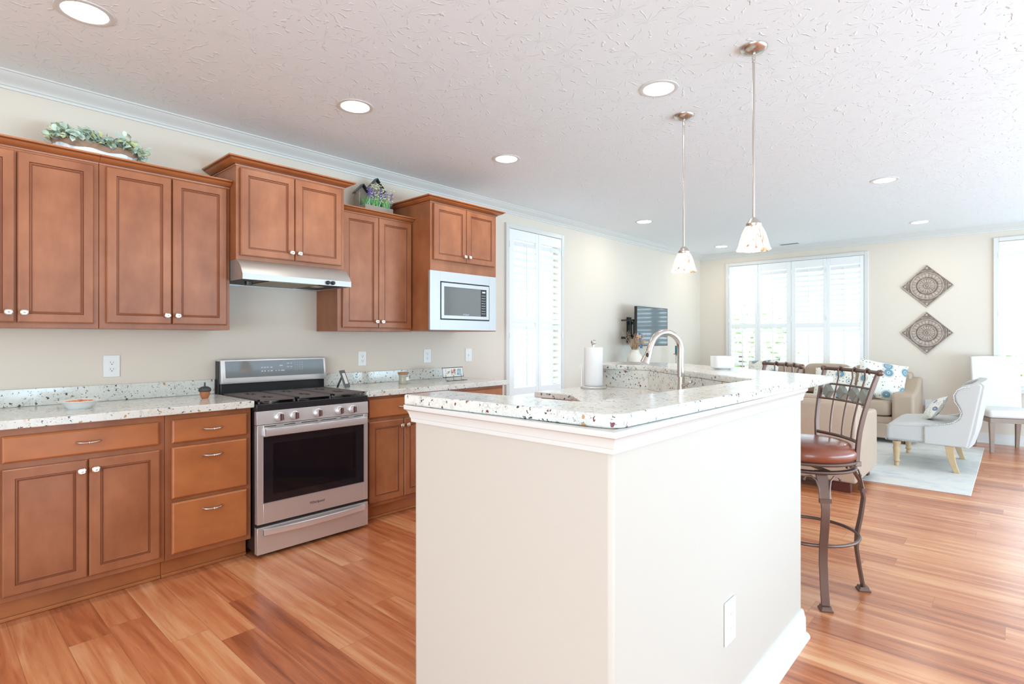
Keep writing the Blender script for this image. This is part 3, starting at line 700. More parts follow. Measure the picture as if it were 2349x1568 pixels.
for y in (1.935, 1.972):
    obj('knob', B().lathe([(0.013, 0), (0.014, 0.006), (0.012, 0.018), (0.010, 0.020)], (0.4982, y, 1.684), 16, 'x').box(0.516, 0.5205, y-0.003, y+0.003, 1.673, 1.695), 'black_plastic', t, smooth=True)
obj('lamp_socket', B().lathe([(0.022, 1.650), (0.025, 1.6705)], (0.30, 1.49, 0), 14), 'black_plastic', t)

# ---- base cabinets
def base(label, y0, y1, drawers, doors, split=None):
    t = thing('base_cabinet', label, 'cabinet', (0.0, (y0+y1)/2, 0.0))
    xf = 0.609
    obj('body', B().box(0.002, xf, y0+0.0006, y1-0.0006, 0.112, 0.8945), 'cabinet_wood', t, bevel=0.0015)
    obj('toe_kick', B().box(0.002, 0.535, y0+0.0006, y1-0.0006, 0.0005, 0.1118), 'cabinet_wood_horizontal', t)
    obj('shoe_moulding', B().box(0.5352, 0.548, y0+0.0006, y1-0.0006, 0.0005, 0.018), 'cabinet_wood_horizontal', t, bevel=0.004)
    for a, b2, c0, c1, hw in drawers:
        d = obj('drawer', slab_front(a, b2, c0, c1, xf+0.0008), 'cabinet_wood_horizontal', t)
        hz = (c0+c1)/2 if c1-c0 < 0.16 else c1-0.062
        pull(xf+0.021, (a+b2)/2+0.004, hz, hw, d)
    for a, b2, c0, c1, ks in doors:
        d = obj('door', panel_door(a, b2, c0, c1, xf+0.0008), ['cabinet_wood', 'wood_glaze'], t)
        knob(xf+0.020, b2-0.024 if ks > 0 else a+0.024, c1-0.050, d)
    return t
base('base cabinet mostly beyond the left edge, left of the two-door one below the plate', -0.36, 0.270, [(-0.33, 0.245, 0.740, 0.861, 0.095)], [(-0.33, -0.045, 0.140, 0.711, 1), (-0.035, 0.245, 0.140, 0.711, -1)])
base('base cabinet with one wide drawer over two doors, below the plate of food', 0.271, 0.926, [(0.283, 0.897, 0.740, 0.861, 0.094)], [(0.283, 0.591, 0.139, 0.711, 1), (0.598, 0.900, 0.139, 0.712, -1)])
base('base cabinet with a stack of three drawers directly left of the stove', 0.927, 1.377, [(0.957, 1.350, 0.738, 0.864, 0.095), (0.957, 1.350, 0.439, 0.716, 0.095), (0.957, 1.350, 0.141, 0.418, 0.095)], [])
base('base cabinet with drawer over two doors directly right of the stove', 2.150, 2.800, [(2.180, 2.775, 0.740, 0.872, 0.10)], [(2.180, 2.476, 0.140, 0.714, 1), (2.482, 2.775, 0.140, 0.714, -1)])
base('farthest base cabinet right of the stove, drawer just visible above the bar', 2.801, 3.560, [(2.826, 3.535, 0.740, 0.872, 0.10)], [(2.826, 3.178, 0.140, 0.714, 1), (3.184, 3.535, 0.140, 0.714, -1)])
def counter(label, y0, y1, ye):
    t = thing('granite_countertop', label, 'countertop', (0.0, (y0+y1)/2, 0.895))
    obj('slab', B().box(0.002, 0.650, y0, y1, 0.895, 0.935), 'granite', t, bevel=0.004, seg=3)
    obj('backsplash', B().box(0.002, 0.022, y0, ye, 0.9355, 1.030), 'granite', t, bevel=0.002)
counter('speckled granite countertop with splashback left of the stove', -0.36, 1.3815, 1.3815)
counter('speckled granite countertop with splashback right of the stove', 2.147, 3.600, 3.44)

# ------------------------------------------------------------------ the range
t = thing('gas_range', 'freestanding stainless gas range with black oven window between the counters', 'stove', (0.3, 1.765, 0.0))
Y0, Y1 = 1.386, 2.142
obj('body', B().box(0.03, 0.632, Y0+0.001, Y1-0.001, 0.035, 0.868), 'side_black', t, bevel=0.002)
for yy in (Y0+0.05, Y1-0.05):
    for xx in (0.08, 0.59): obj('foot', B().lathe([(0.018, 0.0005), (0.018, 0.02), (0.008, 0.02), (0.008, 0.036)], (xx, yy, 0), 12), 'black_plastic', t)
obj('cooktop', B().box(0.085, 0.668, Y0, Y1, 0.870, 0.911), 'black_enamel', t, bevel=0.003)
# grates: three cast-iron sections with slots
for k in range(3):
    ya = Y0+0.012+k*0.2445; yb = ya+0.2425
    g_ = B(); gz0, gz1 = 0.926, 0.938; xa, xb = 0.105, 0.650
    for yy in (ya+0.004, yb-0.016): g_.box(xa, xb, yy, yy+0.012, gz0, gz1)
    for xx in (xa, xb-0.014): g_.box(xx, xx+0.014, ya+0.004, yb-0.004, gz0, gz1)
    n_ = 15
    for q in range(1, n_):
        xx = xa+(xb-xa)*q/n_
        w2 = 0.0125
        gap = 0.030 if q % 7 in (3, 4) else (0.012 if q % 7 in (2, 5) else 0.0)
        ym = (ya+yb)/2
        if gap: g_.box(xx, xx+w2*2, ya+0.006, ym-gap, gz0, gz1); g_.box(xx, xx+w2*2, ym+gap, yb-0.006, gz0, gz1)
        else: g_.box(xx, xx+w2*2.2, ya+0.006, yb-0.006, gz0, gz1)
    for xx in (xa+0.004, xb-0.014):
        for yy in (ya+0.008, yb-0.018): g_.box(xx, xx+0.010, yy, yy+0.010, 0.9112, gz0)
    obj('grate', g_, 'cast_iron', t, bevel=0.0015)
for xx in (0.22, 0.51):
    for yy in (Y0+0.16, Y1-0.16): obj('burner', B().lathe([(0.045, 0.9115), (0.045, 0.917), (0.034, 0.918), (0.034, 0.923), (0.02, 0.9245)], (xx, yy, 0), 20), 'steel', t, smooth=True)
obj('control_panel', B().extrude_axis([(0.640, 0.8695), (0.668, 0.8695), (0.672, 0.790), (0.640, 0.790)], Y0, Y1, 'y'), 'steel', t, bevel=0.001)
for k, yk in enumerate((1.522, 1.617, 1.772, 1.925, 2.021)):
    kn = obj('knob', B().lathe([(0.027, 0.0), (0.028, 0.006), (0.024, 0.009), (0.0225, 0.026), (0.020, 0.029)], (0.6705, yk, 0.828), 24, 'x'), 'steel_bright', t, smooth=True)
    obj('pointer', B().box(0.699, 0.7015, yk+0.007, yk+0.013, 0.810, 0.846).box(0.6995, 0.7010, yk-0.009, yk+0.004, 0.808, 0.848), 'red_mark', kn)
b_ = B(); ring_frame(b_, 0.636, 0.672, (Y0+0.003, Y1-0.003, 0.200, 0.787), (1.424, 2.108, 0.322, 0.716))
dr = obj('oven_door', b_, 'steel', t, bevel=0.0015)
obj('door_glass', B().box(0.640, 0.6705, 1.4242, 2.1078, 0.3222, 0.7158), 'black_glass', dr)
obj('oven_window', B().box(0.6707, 0.6713, 1.484, 2.047, 0.367, 0.672), 'oven_glass', dr)
b_ = B(); ring_frame(b_, 0.671, 0.6735, (1.420, 2.112, 0.318, 0.720), (1.4238, 2.1082, 0.3218, 0.7162)); obj('glass_bezel', b_, 'steel_light', dr)
b_ = B(); pr = []
def bow(y, y0, y1, d0, d1): u = (y-(y0+y1)/2)/((y1-y0)/2); return d0+(d1-d0)*(1-u*u)
def bowed_handle(zc, hh, d0, d1, ya, yb):
    rr = []
    for k in range(17):
        y = ya+(yb-ya)*k/16; x = bow(y, ya, yb, d0, d1)
        rr.append([(x-0.010, y, zc-hh), (x, y, zc-hh+0.003), (x+0.002, y, zc), (x, y, zc+hh-0.003), (x-0.010, y, zc+hh)])
    bb = B().rings(rr); bb.box(0.6725, d0-0.002, ya, ya+0.03, zc-hh+0.002, zc+hh-0.002); bb.box(0.6725, d0-0.002, yb-0.03, yb, zc-hh+0.002, zc+hh-0.002); return bb
obj('handle', bowed_handle(0.745, 0.0235, 0.705, 0.712, 1.426, 2.114), 'steel_bright', dr, smooth=True)
for ya, yb in ((1.43, 1.50), (1.55, 1.62), (1.66, 1.77), (1.79, 1.90), (1.93, 1.99), (2.03, 2.10)): obj('vent_slot', B().box(0.6722, 0.6728, ya, yb, 0.776, 0.780), 'black_plastic', dr)
lettering('Whirlpool', 0.024, (0.6728, 1.765, 0.262), 'letter_grey', dr)
b_ = B(); b_.box(0.634, 0.672, Y0+0.002, Y1-0.002, 0.022, 0.180); dd = obj('warming_drawer', b_, 'steel', t, bevel=0.0015)
obj('handle', bowed_handle(0.150, 0.019, 0.684, 0.712, 1.422, 2.112), 'steel_bright', dd, smooth=True)
obj('drawer_gap', B().box(0.632, 0.655, Y0+0.004, Y1-0.004, 0.1802, 0.1998), 'black_enamel', t)
# back guard
obj('back_riser', B().box(0.032, 0.084, Y0+0.012, Y1-0.004, 0.9115, 0.998), 'black_enamel', t, bevel=0.004)
obj('guard_side', B().box(0.004, 0.060, Y0+0.006, Y0+0.0117, 0.870, 1.150), 'charcoal_metal', t)
b_ = B(); pr = [(0.012, 0.999), (0.098, 0.999), (0.100, 1.012), (0.080, 1.158), (0.072, 1.164), (0.012, 1.164)]
b_.extrude_axis(pr, Y0+0.012, Y1+0.003, 'y'); obj('control_console', b_, 'steel', t, bevel=0.002)
def slant(z): return 0.100-(z-1.012)/(1.158-1.012)*0.020
def slant_quad(b_, ya, yb, za, zb, off):
    b_._new([(slant(za)+off, ya, za), (slant(za)+off, yb, za), (slant(zb)+off, yb, zb), (slant(zb)+off, ya, zb), (slant(za)-0.004, ya, za), (slant(za)-0.004, yb, za), (slant(zb)-0.004, yb, zb), (slant(zb)-0.004, ya, zb)], [(0, 1, 2, 3), (7, 6, 5, 4), (0, 4, 5, 1), (1, 5, 6, 2), (2, 6, 7, 3), (3, 7, 4, 0)])
b_ = B(); slant_quad(b_, 1.424, 2.130, 1.038, 1.150, 0.001); cg = obj('display_glass', b_, 'grey_glass', t)
b_ = B()
for ya, zz, wd in ((1.66, 1.098, .012), (1.68, 1.098, .012), (1.70, 1.098, .012), (1.725, 1.098, .014), (1.66, 1.073, .012), (1.68, 1.073, .012), (1.705, 1.073, .01), (1.725, 1.073, .016), (1.76, 1.073, .008), (1.78, 1.073, .01), (1.80, 1.073, .026), (1.79, 1.108, .024), (1.845, 1.122, .016), (1.87, 1.122, .014), (1.845, 1.097, .014), (1.87, 1.097, .014)):
    slant_quad(b_, ya, ya+wd, zz, zz+0.006, 0.0016)
for i in range(4):
    for j in range(4): slant_quad(b_, 1.905+j*0.018, 1.909+j*0.018, 1.078+i*0.016, 1.082+i*0.016, 0.0016)
obj('display_marks', b_, 'display_white', cg)

# ------------------------------------------------------------------ things on the counters and cabinets
# plate with food
cx, cy, cz = 0.331, 0.611, 0.9352
t = thing('food_plate', 'white bowl-shaped plate holding orange food on the left counter', 'plate', (cx, cy, cz))
obj('plate', B().lathe([(0.040, 0.0), (0.052, 0.0), (0.066, 0.016), (0.082, 0.036), (0.094, 0.041), (0.093, 0.043), (0.080, 0.038), (0.064, 0.020), (0.050, 0.006), (0.0005, 0.004)], (cx, cy, cz), 40), 'ceramic_white', t, smooth=True)
f_ = B()
for k in range(46):
    a, r_ = random.uniform(0, 2*PI), random.uniform(0, 0.062)
    f_.ball((cx+r_*math.cos(a), cy+r_*math.sin(a), cz+0.030+random.uniform(0, 0.014)*(1-r_/0.08)), random.uniform(0.008, 0.013), 8, (1, 1, 0.6))
o = obj('food', f_, 'food_orange', t, smooth=True); o['kind'] = 'stuff'
# acorn
cx, cy = 0.285, 1.233
t = thing('acorn_ornament', 'small wooden acorn ornament with dark cap by the splashback left of the stove', 'ornament', (cx, cy, 0.9352))
obj('acorn_body', B().lathe([(0.014, 0), (0.020, 0.002), (0.027, 0.020), (0.029, 0.036), (0.029, 0.044)], (cx, cy, 0.9352), 28), 'acorn_wood', t, smooth=True)
obj('acorn_cap', B().lathe([(0.033, 0.042), (0.036, 0.048), (0.033, 0.062), (0.020, 0.071), (0.005, 0.074), (0.004, 0.096), (0.006, 0.097)], (cx, cy, 0.9352), 28), 'acorn_cap', t, smooth=True)
# leaning frame right of stove
t = thing('picture_stand', 'small grey easel-backed frame standing on the counter right of the stove', 'picture frame', (0.27, 2.185, 0.9352))
nn_ = Vector((0.80, 0.60, 0)).normalized(); ww_ = Vector((nn_.y, -nn_.x, 0)); sn, cs = math.sin(R(20)), math.cos(R(20))
upv = -nn_*sn+Vector((0, 0, cs)); nv = nn_*cs+Vector((0, 0, sn))
FM = Matrix((ww_, nv, upv)).transposed()
obj('frame', B().box(-0.045, 0.045, -0.004, 0.004, 0.0, 0.135, FM, (0.27, 2.225, 0.9370)), 'slate_frame', t, bevel=0.001)
obj('picture', B().box(-0.026, 0.026, 0.0042, 0.005, 0.028, 0.112, FM, (0.27, 2.225, 0.9370)), 'paper', t)
up2 = nn_*math.sin(R(24))+Vector((0, 0, math.cos(R(24)))); nv2 = nn_*math.cos(R(24))-Vector((0, 0, math.sin(R(24))))
obj('easel_leg', B().box(-0.015, 0.015, -0.002, 0.002, 0.0, 0.098, Matrix((ww_, nv2, up2)).transposed(), (0.27-nn_.x*0.080, 2.225-nn_.y*0.080, 0.9368)), 'charcoal_metal', t)
# jar candle
cx, cy = 0.295, 2.715
t = thing('jar_candle', 'grey wax jar candle with wooden lid on the right counter', 'candle', (cx, cy, 0.9352))
obj('jar', B().lathe([(0.036, 0), (0.038, 0.004), (0.034, 0.030), (0.0345, 0.060), (0.037, 0.078)], (cx, cy, 0.9352), 28), 'wax_grey', t, smooth=True)
obj('wooden_lid', B().lathe([(0.037, 0.0785), (0.044, 0.083), (0.044, 0.092), (0.040, 0.095)], (cx, cy, 0.9352), 28), 'jar_lid', t, smooth=True)
obj('jar_label', B().box(cx+0.030, cx+0.0375, cy+0.004, cy+0.030, 0.965, 0.990), 'paper', t)
# photo stand
t = thing('photo_stand', 'black wire stand showing three small photos at the far end of the right counter', 'picture frame', (0.30, 3.30, 0.9352))
X_ = 0.30; ya, yb, za, zb = 3.135, 3.375, 0.965, 1.047
b_ = B(); b_.tube([(X_, ya, za), (X_+0.0, yb, za), (X_-0.01, yb-0.006, zb), (X_-0.01, ya-0.006, zb)], 0.0028, 8, closed=True); obj('wire_frame', b_, 'charcoal_metal', t)
b_ = B()
for yy in (ya+0.03, (ya+yb)/2, yb-0.03): b_.tube([(X_+0.002, yy, za+0.02), (X_+0.002, yy, 0.938), (X_+0.05, yy, 0.9368)], 0.0018, 6)
b_.tube([(X_+0.05, ya, 0.9370), (X_+0.05, yb, 0.9370)], 0.0018, 6); obj('wire_feet', b_, 'charcoal_metal', t)
obj('backing', B().box(X_-0.007, X_-0.004, ya+0.004, yb-0.010, za+0.003, zb-0.004), 'paper', t)
for k, mm in enumerate(('photo_one', 'photo_two', 'photo_three')):
    obj('photo', B().box(X_-0.0038, X_-0.003, ya+0.026+k*0.068, ya+0.078+k*0.068, za+0.014, zb-0.012), mm, t)

# leafy planter on top of cabinets
py0, py1, px = 0.520, 0.905, 0.175
t = thing('leafy_planter', 'long corrugated metal planter with burlap band and sage green leaves on the cabinet top', 'plant', (px, 0.71, 2.2625))
def oval(z, k=1.0, n=56, wob=0.0):
    return [(px+0.058*k*math.sin(2*PI*i/n)+0.0018*(i % 2)*(1 if wob else 0)*math.sin(2*PI*i/n), (py0+py1)/2-0.0+((py1-py0)/2*k)*math.cos(2*PI*i/n)*(1+0.012*(i % 2)*wob), z) for i in range(n)]
obj('metal_trough', B().rings([oval(2.2628, .92, wob=1), oval(2.31, .96, wob=1), oval(2.372, 1.0, wob=1)]), 'galvanised', t)
bnd = []
for z0_, k in ((0.0, 1.03), (0.028, 1.06), (0.05, 1.03)):
    ring = []
    for i, p in enumerate(oval(0, k)):
        ring.append((p[0], p[1], 2.346+z0_*0.7+0.005*math.sin(i*0.9)+0.004*math.cos(2*PI*i/56*2)))
    bnd.append(ring)
obj('burlap_band', B().rings(bnd, False, False), 'burlap', t, smooth=True)
def leaf(b_, c, d, nrm, ln, wd, curl=0.2):
    d = d.normalized(); s_ = d.cross(nrm).normalized(); u = s_.cross(d)
    P_ = lambda a, w2, h: c+d*ln*a+s_*wd*w2+u*ln*h
    b_._new([P_(0, 0, 0), P_(.3, .45, .05), P_(.7, .42, .02), P_(1, 0, -curl), P_(.7, -.42, .02), P_(.3, -.45, .05), P_(.35, 0, -.03), P_(.7, 0, -.06)],
            [(0, 1, 6), (1, 2, 7, 6), (2, 3, 7), (3, 4, 7), (4, 5, 6, 7), (5, 0, 6)])
lf, ly = B(), B()
for k in range(520):
    u = random.random(); y = py0-0.02+(py1-py0+0.05)*u
    hgt = 0.078+0.022*math.sin(u*19)+0.012*math.sin(u*41)-0.025*(abs(u-0.5)*2)**3
    c = Vector((px+random.gauss(0.016, 0.032), y, 2.368+random.uniform(-0.012, 1)*hgt*0.85))
    if u < 0.05 or u > 0.93: c.z -= random.uniform(0, 0.04)
    d = Vector((random.gauss(0.35, 0.7), random.gauss(0, 0.8), random.gauss(0.35, 0.5)))
    leaf(ly if random.random() < 0.22 else lf, c, d, Vector((random.gauss(.5, .5), random.gauss(0, .5), 1)), random.uniform(0.028, 0.044), random.uniform(0.022, 0.034))
obj('leaves', lf, 'leaf_sage', t, smooth=True); plab(obj('leaves', ly, 'leaf_yellow', t, smooth=True), 'yellow-green leaves')

# birdhouse planter with lavender
hx0, hx1, hy0, hy1 = 0.10, 0.235, 2.40, 2.66
t = thing('birdhouse_planter', 'grey wooden house-shaped planter with lavender and white blossoms on the cabinet top', 'plant', (0.17, 2.52, 2.2625))
b_ = B(); b_.box(hx0, hx1, hy0, hy0+0.01, 2.263, 2.352); b_.box(hx0, hx1, hy1-0.01, hy1, 2.263, 2.352); b_.box(hx1-0.01, hx1, hy0+0.01, hy1-0.01, 2.263, 2.352); b_.box(hx0, hx1-0.01, hy0+0.01, hy1-0.01, 2.263, 2.340)
obj('box', b_, 'grey_board', t, bevel=0.001)
b_ = B(); hb = [(hy0, 2.263), (hy0+0.11, 2.263), (hy0+0.11, 2.46), (hy0+0.055, 2.525), (hy0, 2.46)]
b_.extrude_axis(hb, hx0-0.02, hx0-0.0005, 'x')
hb2 = [(hy0+0.1102, 2.263), (hy1, 2.263), (hy1, 2.51), (hy0+0.185, 2.595), (hy0+0.1102, 2.51)]
b_.extrude_axis(hb2, hx0-0.02, hx0-0.0005, 'x'); b_.box(hx0, hx0+0.06, hy0-0.008, hy0-0.0005, 2.263, 2.455); obj('house_board', b_, 'grey_board', t)
b_ = B()
for (ya, za, ym, zm, yb, zb2) in ((hy0-0.018, 2.452, hy0+0.055, 2.533, hy0+0.118, 2.462), (hy0+0.10, 2.505, hy0+0.185, 2.604, hy1+0.012, 2.500)):
    for (a0, c0, a1, c1) in ((ya, za, ym, zm), (ym, zm, yb, zb2)):
        b_._new([(x_, a0, c0) for x_ in (hx0-0.022, hx0+0.03)]+[(x_, a1, c1) for x_ in (hx0-0.022, hx0+0.03)]+[(x_, a0, c0+0.008) for x_ in (hx0-0.022, hx0+0.03)]+[(x_, a1, c1+0.008) for x_ in (hx0-0.022, hx0+0.03)], [(0, 1, 3, 2), (4, 6, 7, 5), (0, 4, 5, 1), (2, 3, 7, 6), (0, 2, 6, 4), (1, 5, 7, 3)])
obj('roof', b_, 'charcoal_metal', t)
gr = B(); gt = B()
for k in range(190):
    c = Vector((random.uniform(hx0+0.03, hx1-0.012), random.uniform(hy0+0.015, hy1-0.01), 2.338)); hgt = random.uniform(0.06, 0.115)
    d = Vector((random.gauss(0.15, .25), random.gauss(0.05, .35), 1)).normalized(); s_ = Vector((random.gauss(0, 1), random.gauss(0, 1), 0)).normalized()*0.0035
    (gr if random.random() < .65 else gt)._new([c-s_, c+s_, c+d*hgt*.6+s_*.9, c+d*hgt+Vector((d.x, d.y, 0))*0.04, c+d*hgt*.6-s_*.9], [(0, 1, 2, 4), (4, 2, 3)])
obj('grass_blades', gr, 'leaf_green', t); plab(obj('grass_blades', gt, 'leaf_teal', t), 'bluish green blades')
lv_ = B()
for (dy, dz_) in ((0.055, 0.155), (0.075, 0.165), (0.145, 0.165), (0.16, 0.16), (0.20, 0.165), (0.255, 0.150), (0.10, 0.15), (0.05, 0.17)):
    c0 = Vector((0.20, hy0+dy, 2.35)); top = Vector((0.205+random.gauss(0, .01), hy0+dy+0.01, 2.335+dz_))
    for q in range(26):
        f = 0.55+0.45*q/25; p = c0.lerp(top, f); lv_.ball(p+Vector((random.gauss(0, .006), random.gauss(0, .006), random.gauss(0, .003))), 0.0055*(1.25-f*.6), 6)
    lv_.tube([c0, top], 0.0012, 4)
obj('lavender_spikes', lv_, 'lavender', t)
bl = B()
for k in range(300):
    y = random.uniform(hy0+0.07, hy1+0.01); z = 2.39+random.random()*(0.165-abs(y-hy0-0.14)*0.5)
    bl.ball((0.185+random.gauss(0, .03), y, z), random.uniform(0.004, 0.008), 6, (1, 1, .7))
obj('white_blossoms', bl, 'blossom_cream', t)

# wall plates
def duplex(label, y0, y1, z0, z1, kind='outlet'):
    t = thing('wall_outlet' if kind == 'outlet' else 'light_switch', label, kind if kind == 'outlet' else 'switch', (0.0, (y0+y1)/2, (z0+z1)/2))
    obj('plate', B().box(0.0006, 0.007, y0, y1, z0, z1), 'plastic_white', t, bevel=0.002)
    ym, zm = (y0+y1)/2, (z0+z1)/2
    if kind == 'outlet':
        for dz_ in (0.020, -0.020):
            rc = obj('socket', B().lathe([(0.0165, 0.0072), (0.016, 0.010)], (0, ym, zm+dz_), 24, 'x'), 'plastic_white', t, smooth=True)
            obj('slots', B().box(0.0098, 0.0104, ym-0.008, ym-0.006, zm+dz_-0.001, zm+dz_+0.008).box(0.0098, 0.0104, ym+0.006, ym+0.008, zm+dz_-0.001, zm+dz_+0.007).lathe([(0.003, 0.0098), (0.003, 0.0104)], (0, ym, zm+dz_-0.008), 8, 'x'), 'slot_dark', rc)
    else:
        obj('toggle', B().box(0.0072, 0.016, ym-0.005, ym+0.005, zm-0.012, zm+0.010), 'plastic_white', t, bevel=0.001)
duplex('white duplex outlet above the left counter, left of the stove', 0.776, 0.858, 1.074, 1.203)
duplex('white duplex outlet above the counter nearest the right side of the stove', 2.482, 2.558, 1.080, 1.199)
duplex('white duplex outlet beneath the microwave cabinet, left of the light switch', 3.158, 3.240, 1.085, 1.206)
duplex('white single toggle light switch beside the tall side window', 3.672, 3.756, 1.080, 1.206, 'switch')
# outlet on the peninsula
t = thing('wall_outlet', 'white duplex outlet low on the right face of the peninsula wall', 'outlet', (3.28, 1.807, 0.38))
ya, yb, za, zb = 1.764, 1.850, 0.312, 0.452
obj('plate', B().box(3.2806, 3.2865, ya, yb, za, zb), 'plastic_white', t, bevel=0.002)
for dz_ in (0.022, -0.022):
    ym, zm = (ya+yb)/2, (za+zb)/2
    rc = obj('socket', B().lathe([(0.0175, 0.0), (0.017, 0.003)], (3.2867, ym, zm+dz_), 24, 'x'), 'plastic_white', t, smooth=True)
    obj('slots', B().box(3.2894, 3.290, ym-0.008, ym-0.006, zm+dz_-0.001, zm+dz_+0.008).box(3.2894, 3.290, ym+0.006, ym+0.008, zm+dz_-0.001, zm+dz_+0.007), 'vent_grey', rc)
# outlet on the back wall with a plug
t = thing('wall_outlet', 'white outlet with a plugged-in adapter low on the back wall beside the sofa arm', 'outlet', (3.12, YB, 0.45))
obj('plate', B().box(3.082, 3.155, YB-0.007, YB-0.0006, 0.36, 0.50), 'plastic_white', t, bevel=0.002)
obj('adapter', B().box(3.090, 3.148, YB-0.045, YB-0.0075, 0.32, 0.42), 'plastic_white', t, bevel=0.004)

# ------------------------------------------------------------------ faucet, paper towels, bowl on the bar
dv = Vector((-0.638, -0.770, 0)); fb = Vector((2.668, 2.752, 0.9655))
t = thing('kitchen_faucet', 'tall brushed nickel gooseneck faucet rising behind the bar top', 'faucet', fb)
def fp(a, z): return (fb.x+dv.x*a, fb.y+dv.y*a, z)
b_ = B(); b_.lathe([(0.030, 0.0), (0.030, 0.006), (0.024, 0.010), (0.021, 0.05), (0.0165, 0.14), (0.0150, 0.18)], fb, 24)
pts = [fp(0.004, 1.10), fp(0.004, 1.20), fp(0.004, 1.245)]
for k in range(1, 12):
    a = PI*k/12*0.97; pts.append(fp(0.004+0.082*(1-math.cos(a)), 1.250+0.084*math.sin(a)))
pts += [fp(0.178, 1.236)]
b_.tube(pts, 0.0168, 16); obj('spout', b_, 'nickel', t, smooth=True)
b_ = B(); b_.tube([fp(0.174, 1.245), fp(0.184, 1.215), fp(0.200, 1.175)], [0.0155, 0.019, 0.026], 18); sh = obj('spray_head', b_, 'nickel', t, smooth=True)
c = Vector(fp(0.187, 1.212)); nrm = Vector((0.66*0.3-0.0, -0.9, 0)); cd = (Vector((3.97, 0, 1.3))-c).normalized()
b_ = B(); b_.ball(c+cd*0.014, 0.012, 10, (0.7, 0.7, 1.6)); obj('spray_button', b_, 'black_plastic', sh, smooth=True)
b_ = B(); b_.tube([fb+Vector((0.015, -0.01, 0.09)), fb+Vector((0.05, -0.04, 0.10)), fb+Vector((0.075, -0.06, 0.115))], [0.010, 0.007, 0.006], 10); obj('lever', b_, 'nickel', t, smooth=True)

tc_ = Vector((1.847, 3.150, 0.9655))
t = thing('paper_towel_holder', 'brushed steel paper towel holder with ball finial on the sink worktop', 'holder', tc_)
obj('base', B().lathe([(0.086, 0.0), (0.088, 0.003), (0.088, 0.013), (0.083, 0.016)], tc_, 36), 'steel', t, smooth=True)
obj('rod', B().lathe([(0.006, 0.016), (0.006, 0.292)], tc_, 12), 'steel', t, smooth=True)
obj('finial', B().lathe([(0.012, 0.290), (0.012, 0.296)], tc_, 16).ball(tc_+Vector((0, 0, 0.312)), 0.018, 18), 'nickel', t, smooth=True)
ar = tc_+Vector((-0.060, -0.052, 0))
obj('tension_arm', B().tube([ar+Vector((0, 0, 0.014)), ar+Vector((0, 0, 0.155))], 0.004, 8).box(-0.018, 0.012, -0.004, 0.004, 0.135, 0.165, Matrix.Rotation(R(42), 3, 'Z'), ar), 'steel', t, smooth=True)
tag(obj('paper_towel_roll', B().lathe([(0.018, 0.0175), (0.062, 0.0175), (0.0632, 0.022), (0.0632, 0.272), (0.062, 0.277), (0.018, 0.277)], tc_, 40), 'paper', smooth=True), 'full white roll of paper towels on the steel holder', 'paper towel')
bc = (2.697, 3.231, 1.1235)
t = thing('white_bowl', 'square-sided white glazed pot standing alone on the far bar top', 'bowl', bc)
b_ = B(); rr = []
for h, k, in ((0.006, .90), (0.010, .96), (0.074, 1.0), (0.076, 0.99), (0.076, 0.93), (0.020, .88)):
    ring = []
    for i in range(40):
        a = 2*PI*i/40; c_, s_ = math.cos(a), math.sin(a); p = 3.6
        rad = 0.062*k/((abs(c_)**p+abs(s_)**p)**(1/p)); ring.append((bc[0]+rad*math.cos(a+R(42)), bc[1]+rad*math.sin(a+R(42)), bc[2]+h))
    rr.append(ring)
b_.rings(rr); obj('pot', b_, 'ceramic_white', t, smooth=True)
obj('foot_ring', B().lathe([(0.045, 0.0), (0.045, 0.0065)], bc, 32), 'ceramic_white', t)

# ------------------------------------------------------------------ ceiling lights, vent, pendants
where = ['nearest recessed ceiling light at the top left corner', 'recessed ceiling light above the raised hood cabinet', 'recessed ceiling light in front of the microwave cabinet', 'recessed ceiling light by the left wall crown, above the television', 'recessed ceiling light left of the near pendant rod, above the peninsula', 'recessed ceiling light over the living area right of the pendants', 'recessed ceiling light near the back wall above the wall medallions', 'farthest recessed ceiling light in the back left corner beyond the pendants']
for (x, y), lb in zip([(1.003, 0.516), (1.012, 1.831), (1.027, 3.161), (0.676, 5.97), (2.486, 2.853), (3.112, 5.851), (3.12, 8.234), (0.66, 8.369)], where):
    t = thing('recessed_light', lb, 'ceiling light', (x, y, ZC), group='recessed ceiling lights')
    obj('trim_ring', B().lathe([(0.084, 2.7094), (0.084, 2.706), (0.092, 2.704), (0.106, 2.706), (0.108, 2.7094)], (x, y, 0), 40, cap=False), 'trim_white', t, smooth=True)
    obj('lamp', B().lathe([(0.083, 2.7094), (0.083, 2.7075), (0.050, 2.7035), (0.001, 2.7030)], (x, y, 0), 32), 'lamp_glow', t, smooth=True)
    ld = bpy.data.lights.new('bulb', 'AREA'); ld.shape = 'DISK'; ld.size = 0.15; ld.energy = 2.4; ld.color = (1.0, 0.93, 0.82)
    lo = bpy.data.objects.new('bulb', ld); C.objects.link(lo); lo.parent = t; lo.location = (0, 0, -0.012)
t = thing('ceiling_vent', 'small slotted air vent in the ceiling by the back wall crown', 'vent', (1.501, 8.80, ZC))
b_ = B(); b_.box(1.36, 1.64, 8.74, 8.86, 2.703, 2.7095)
obj('vent_frame', b_, 'plastic_white', t); b_ = B()
for k in range(6): b_.box(1.375, 1.625, 8.75+k*0.017, 8.758+k*0.017, 2.7015, 2.7028)
obj('vent_slots', b_, 'vent_grey', t)

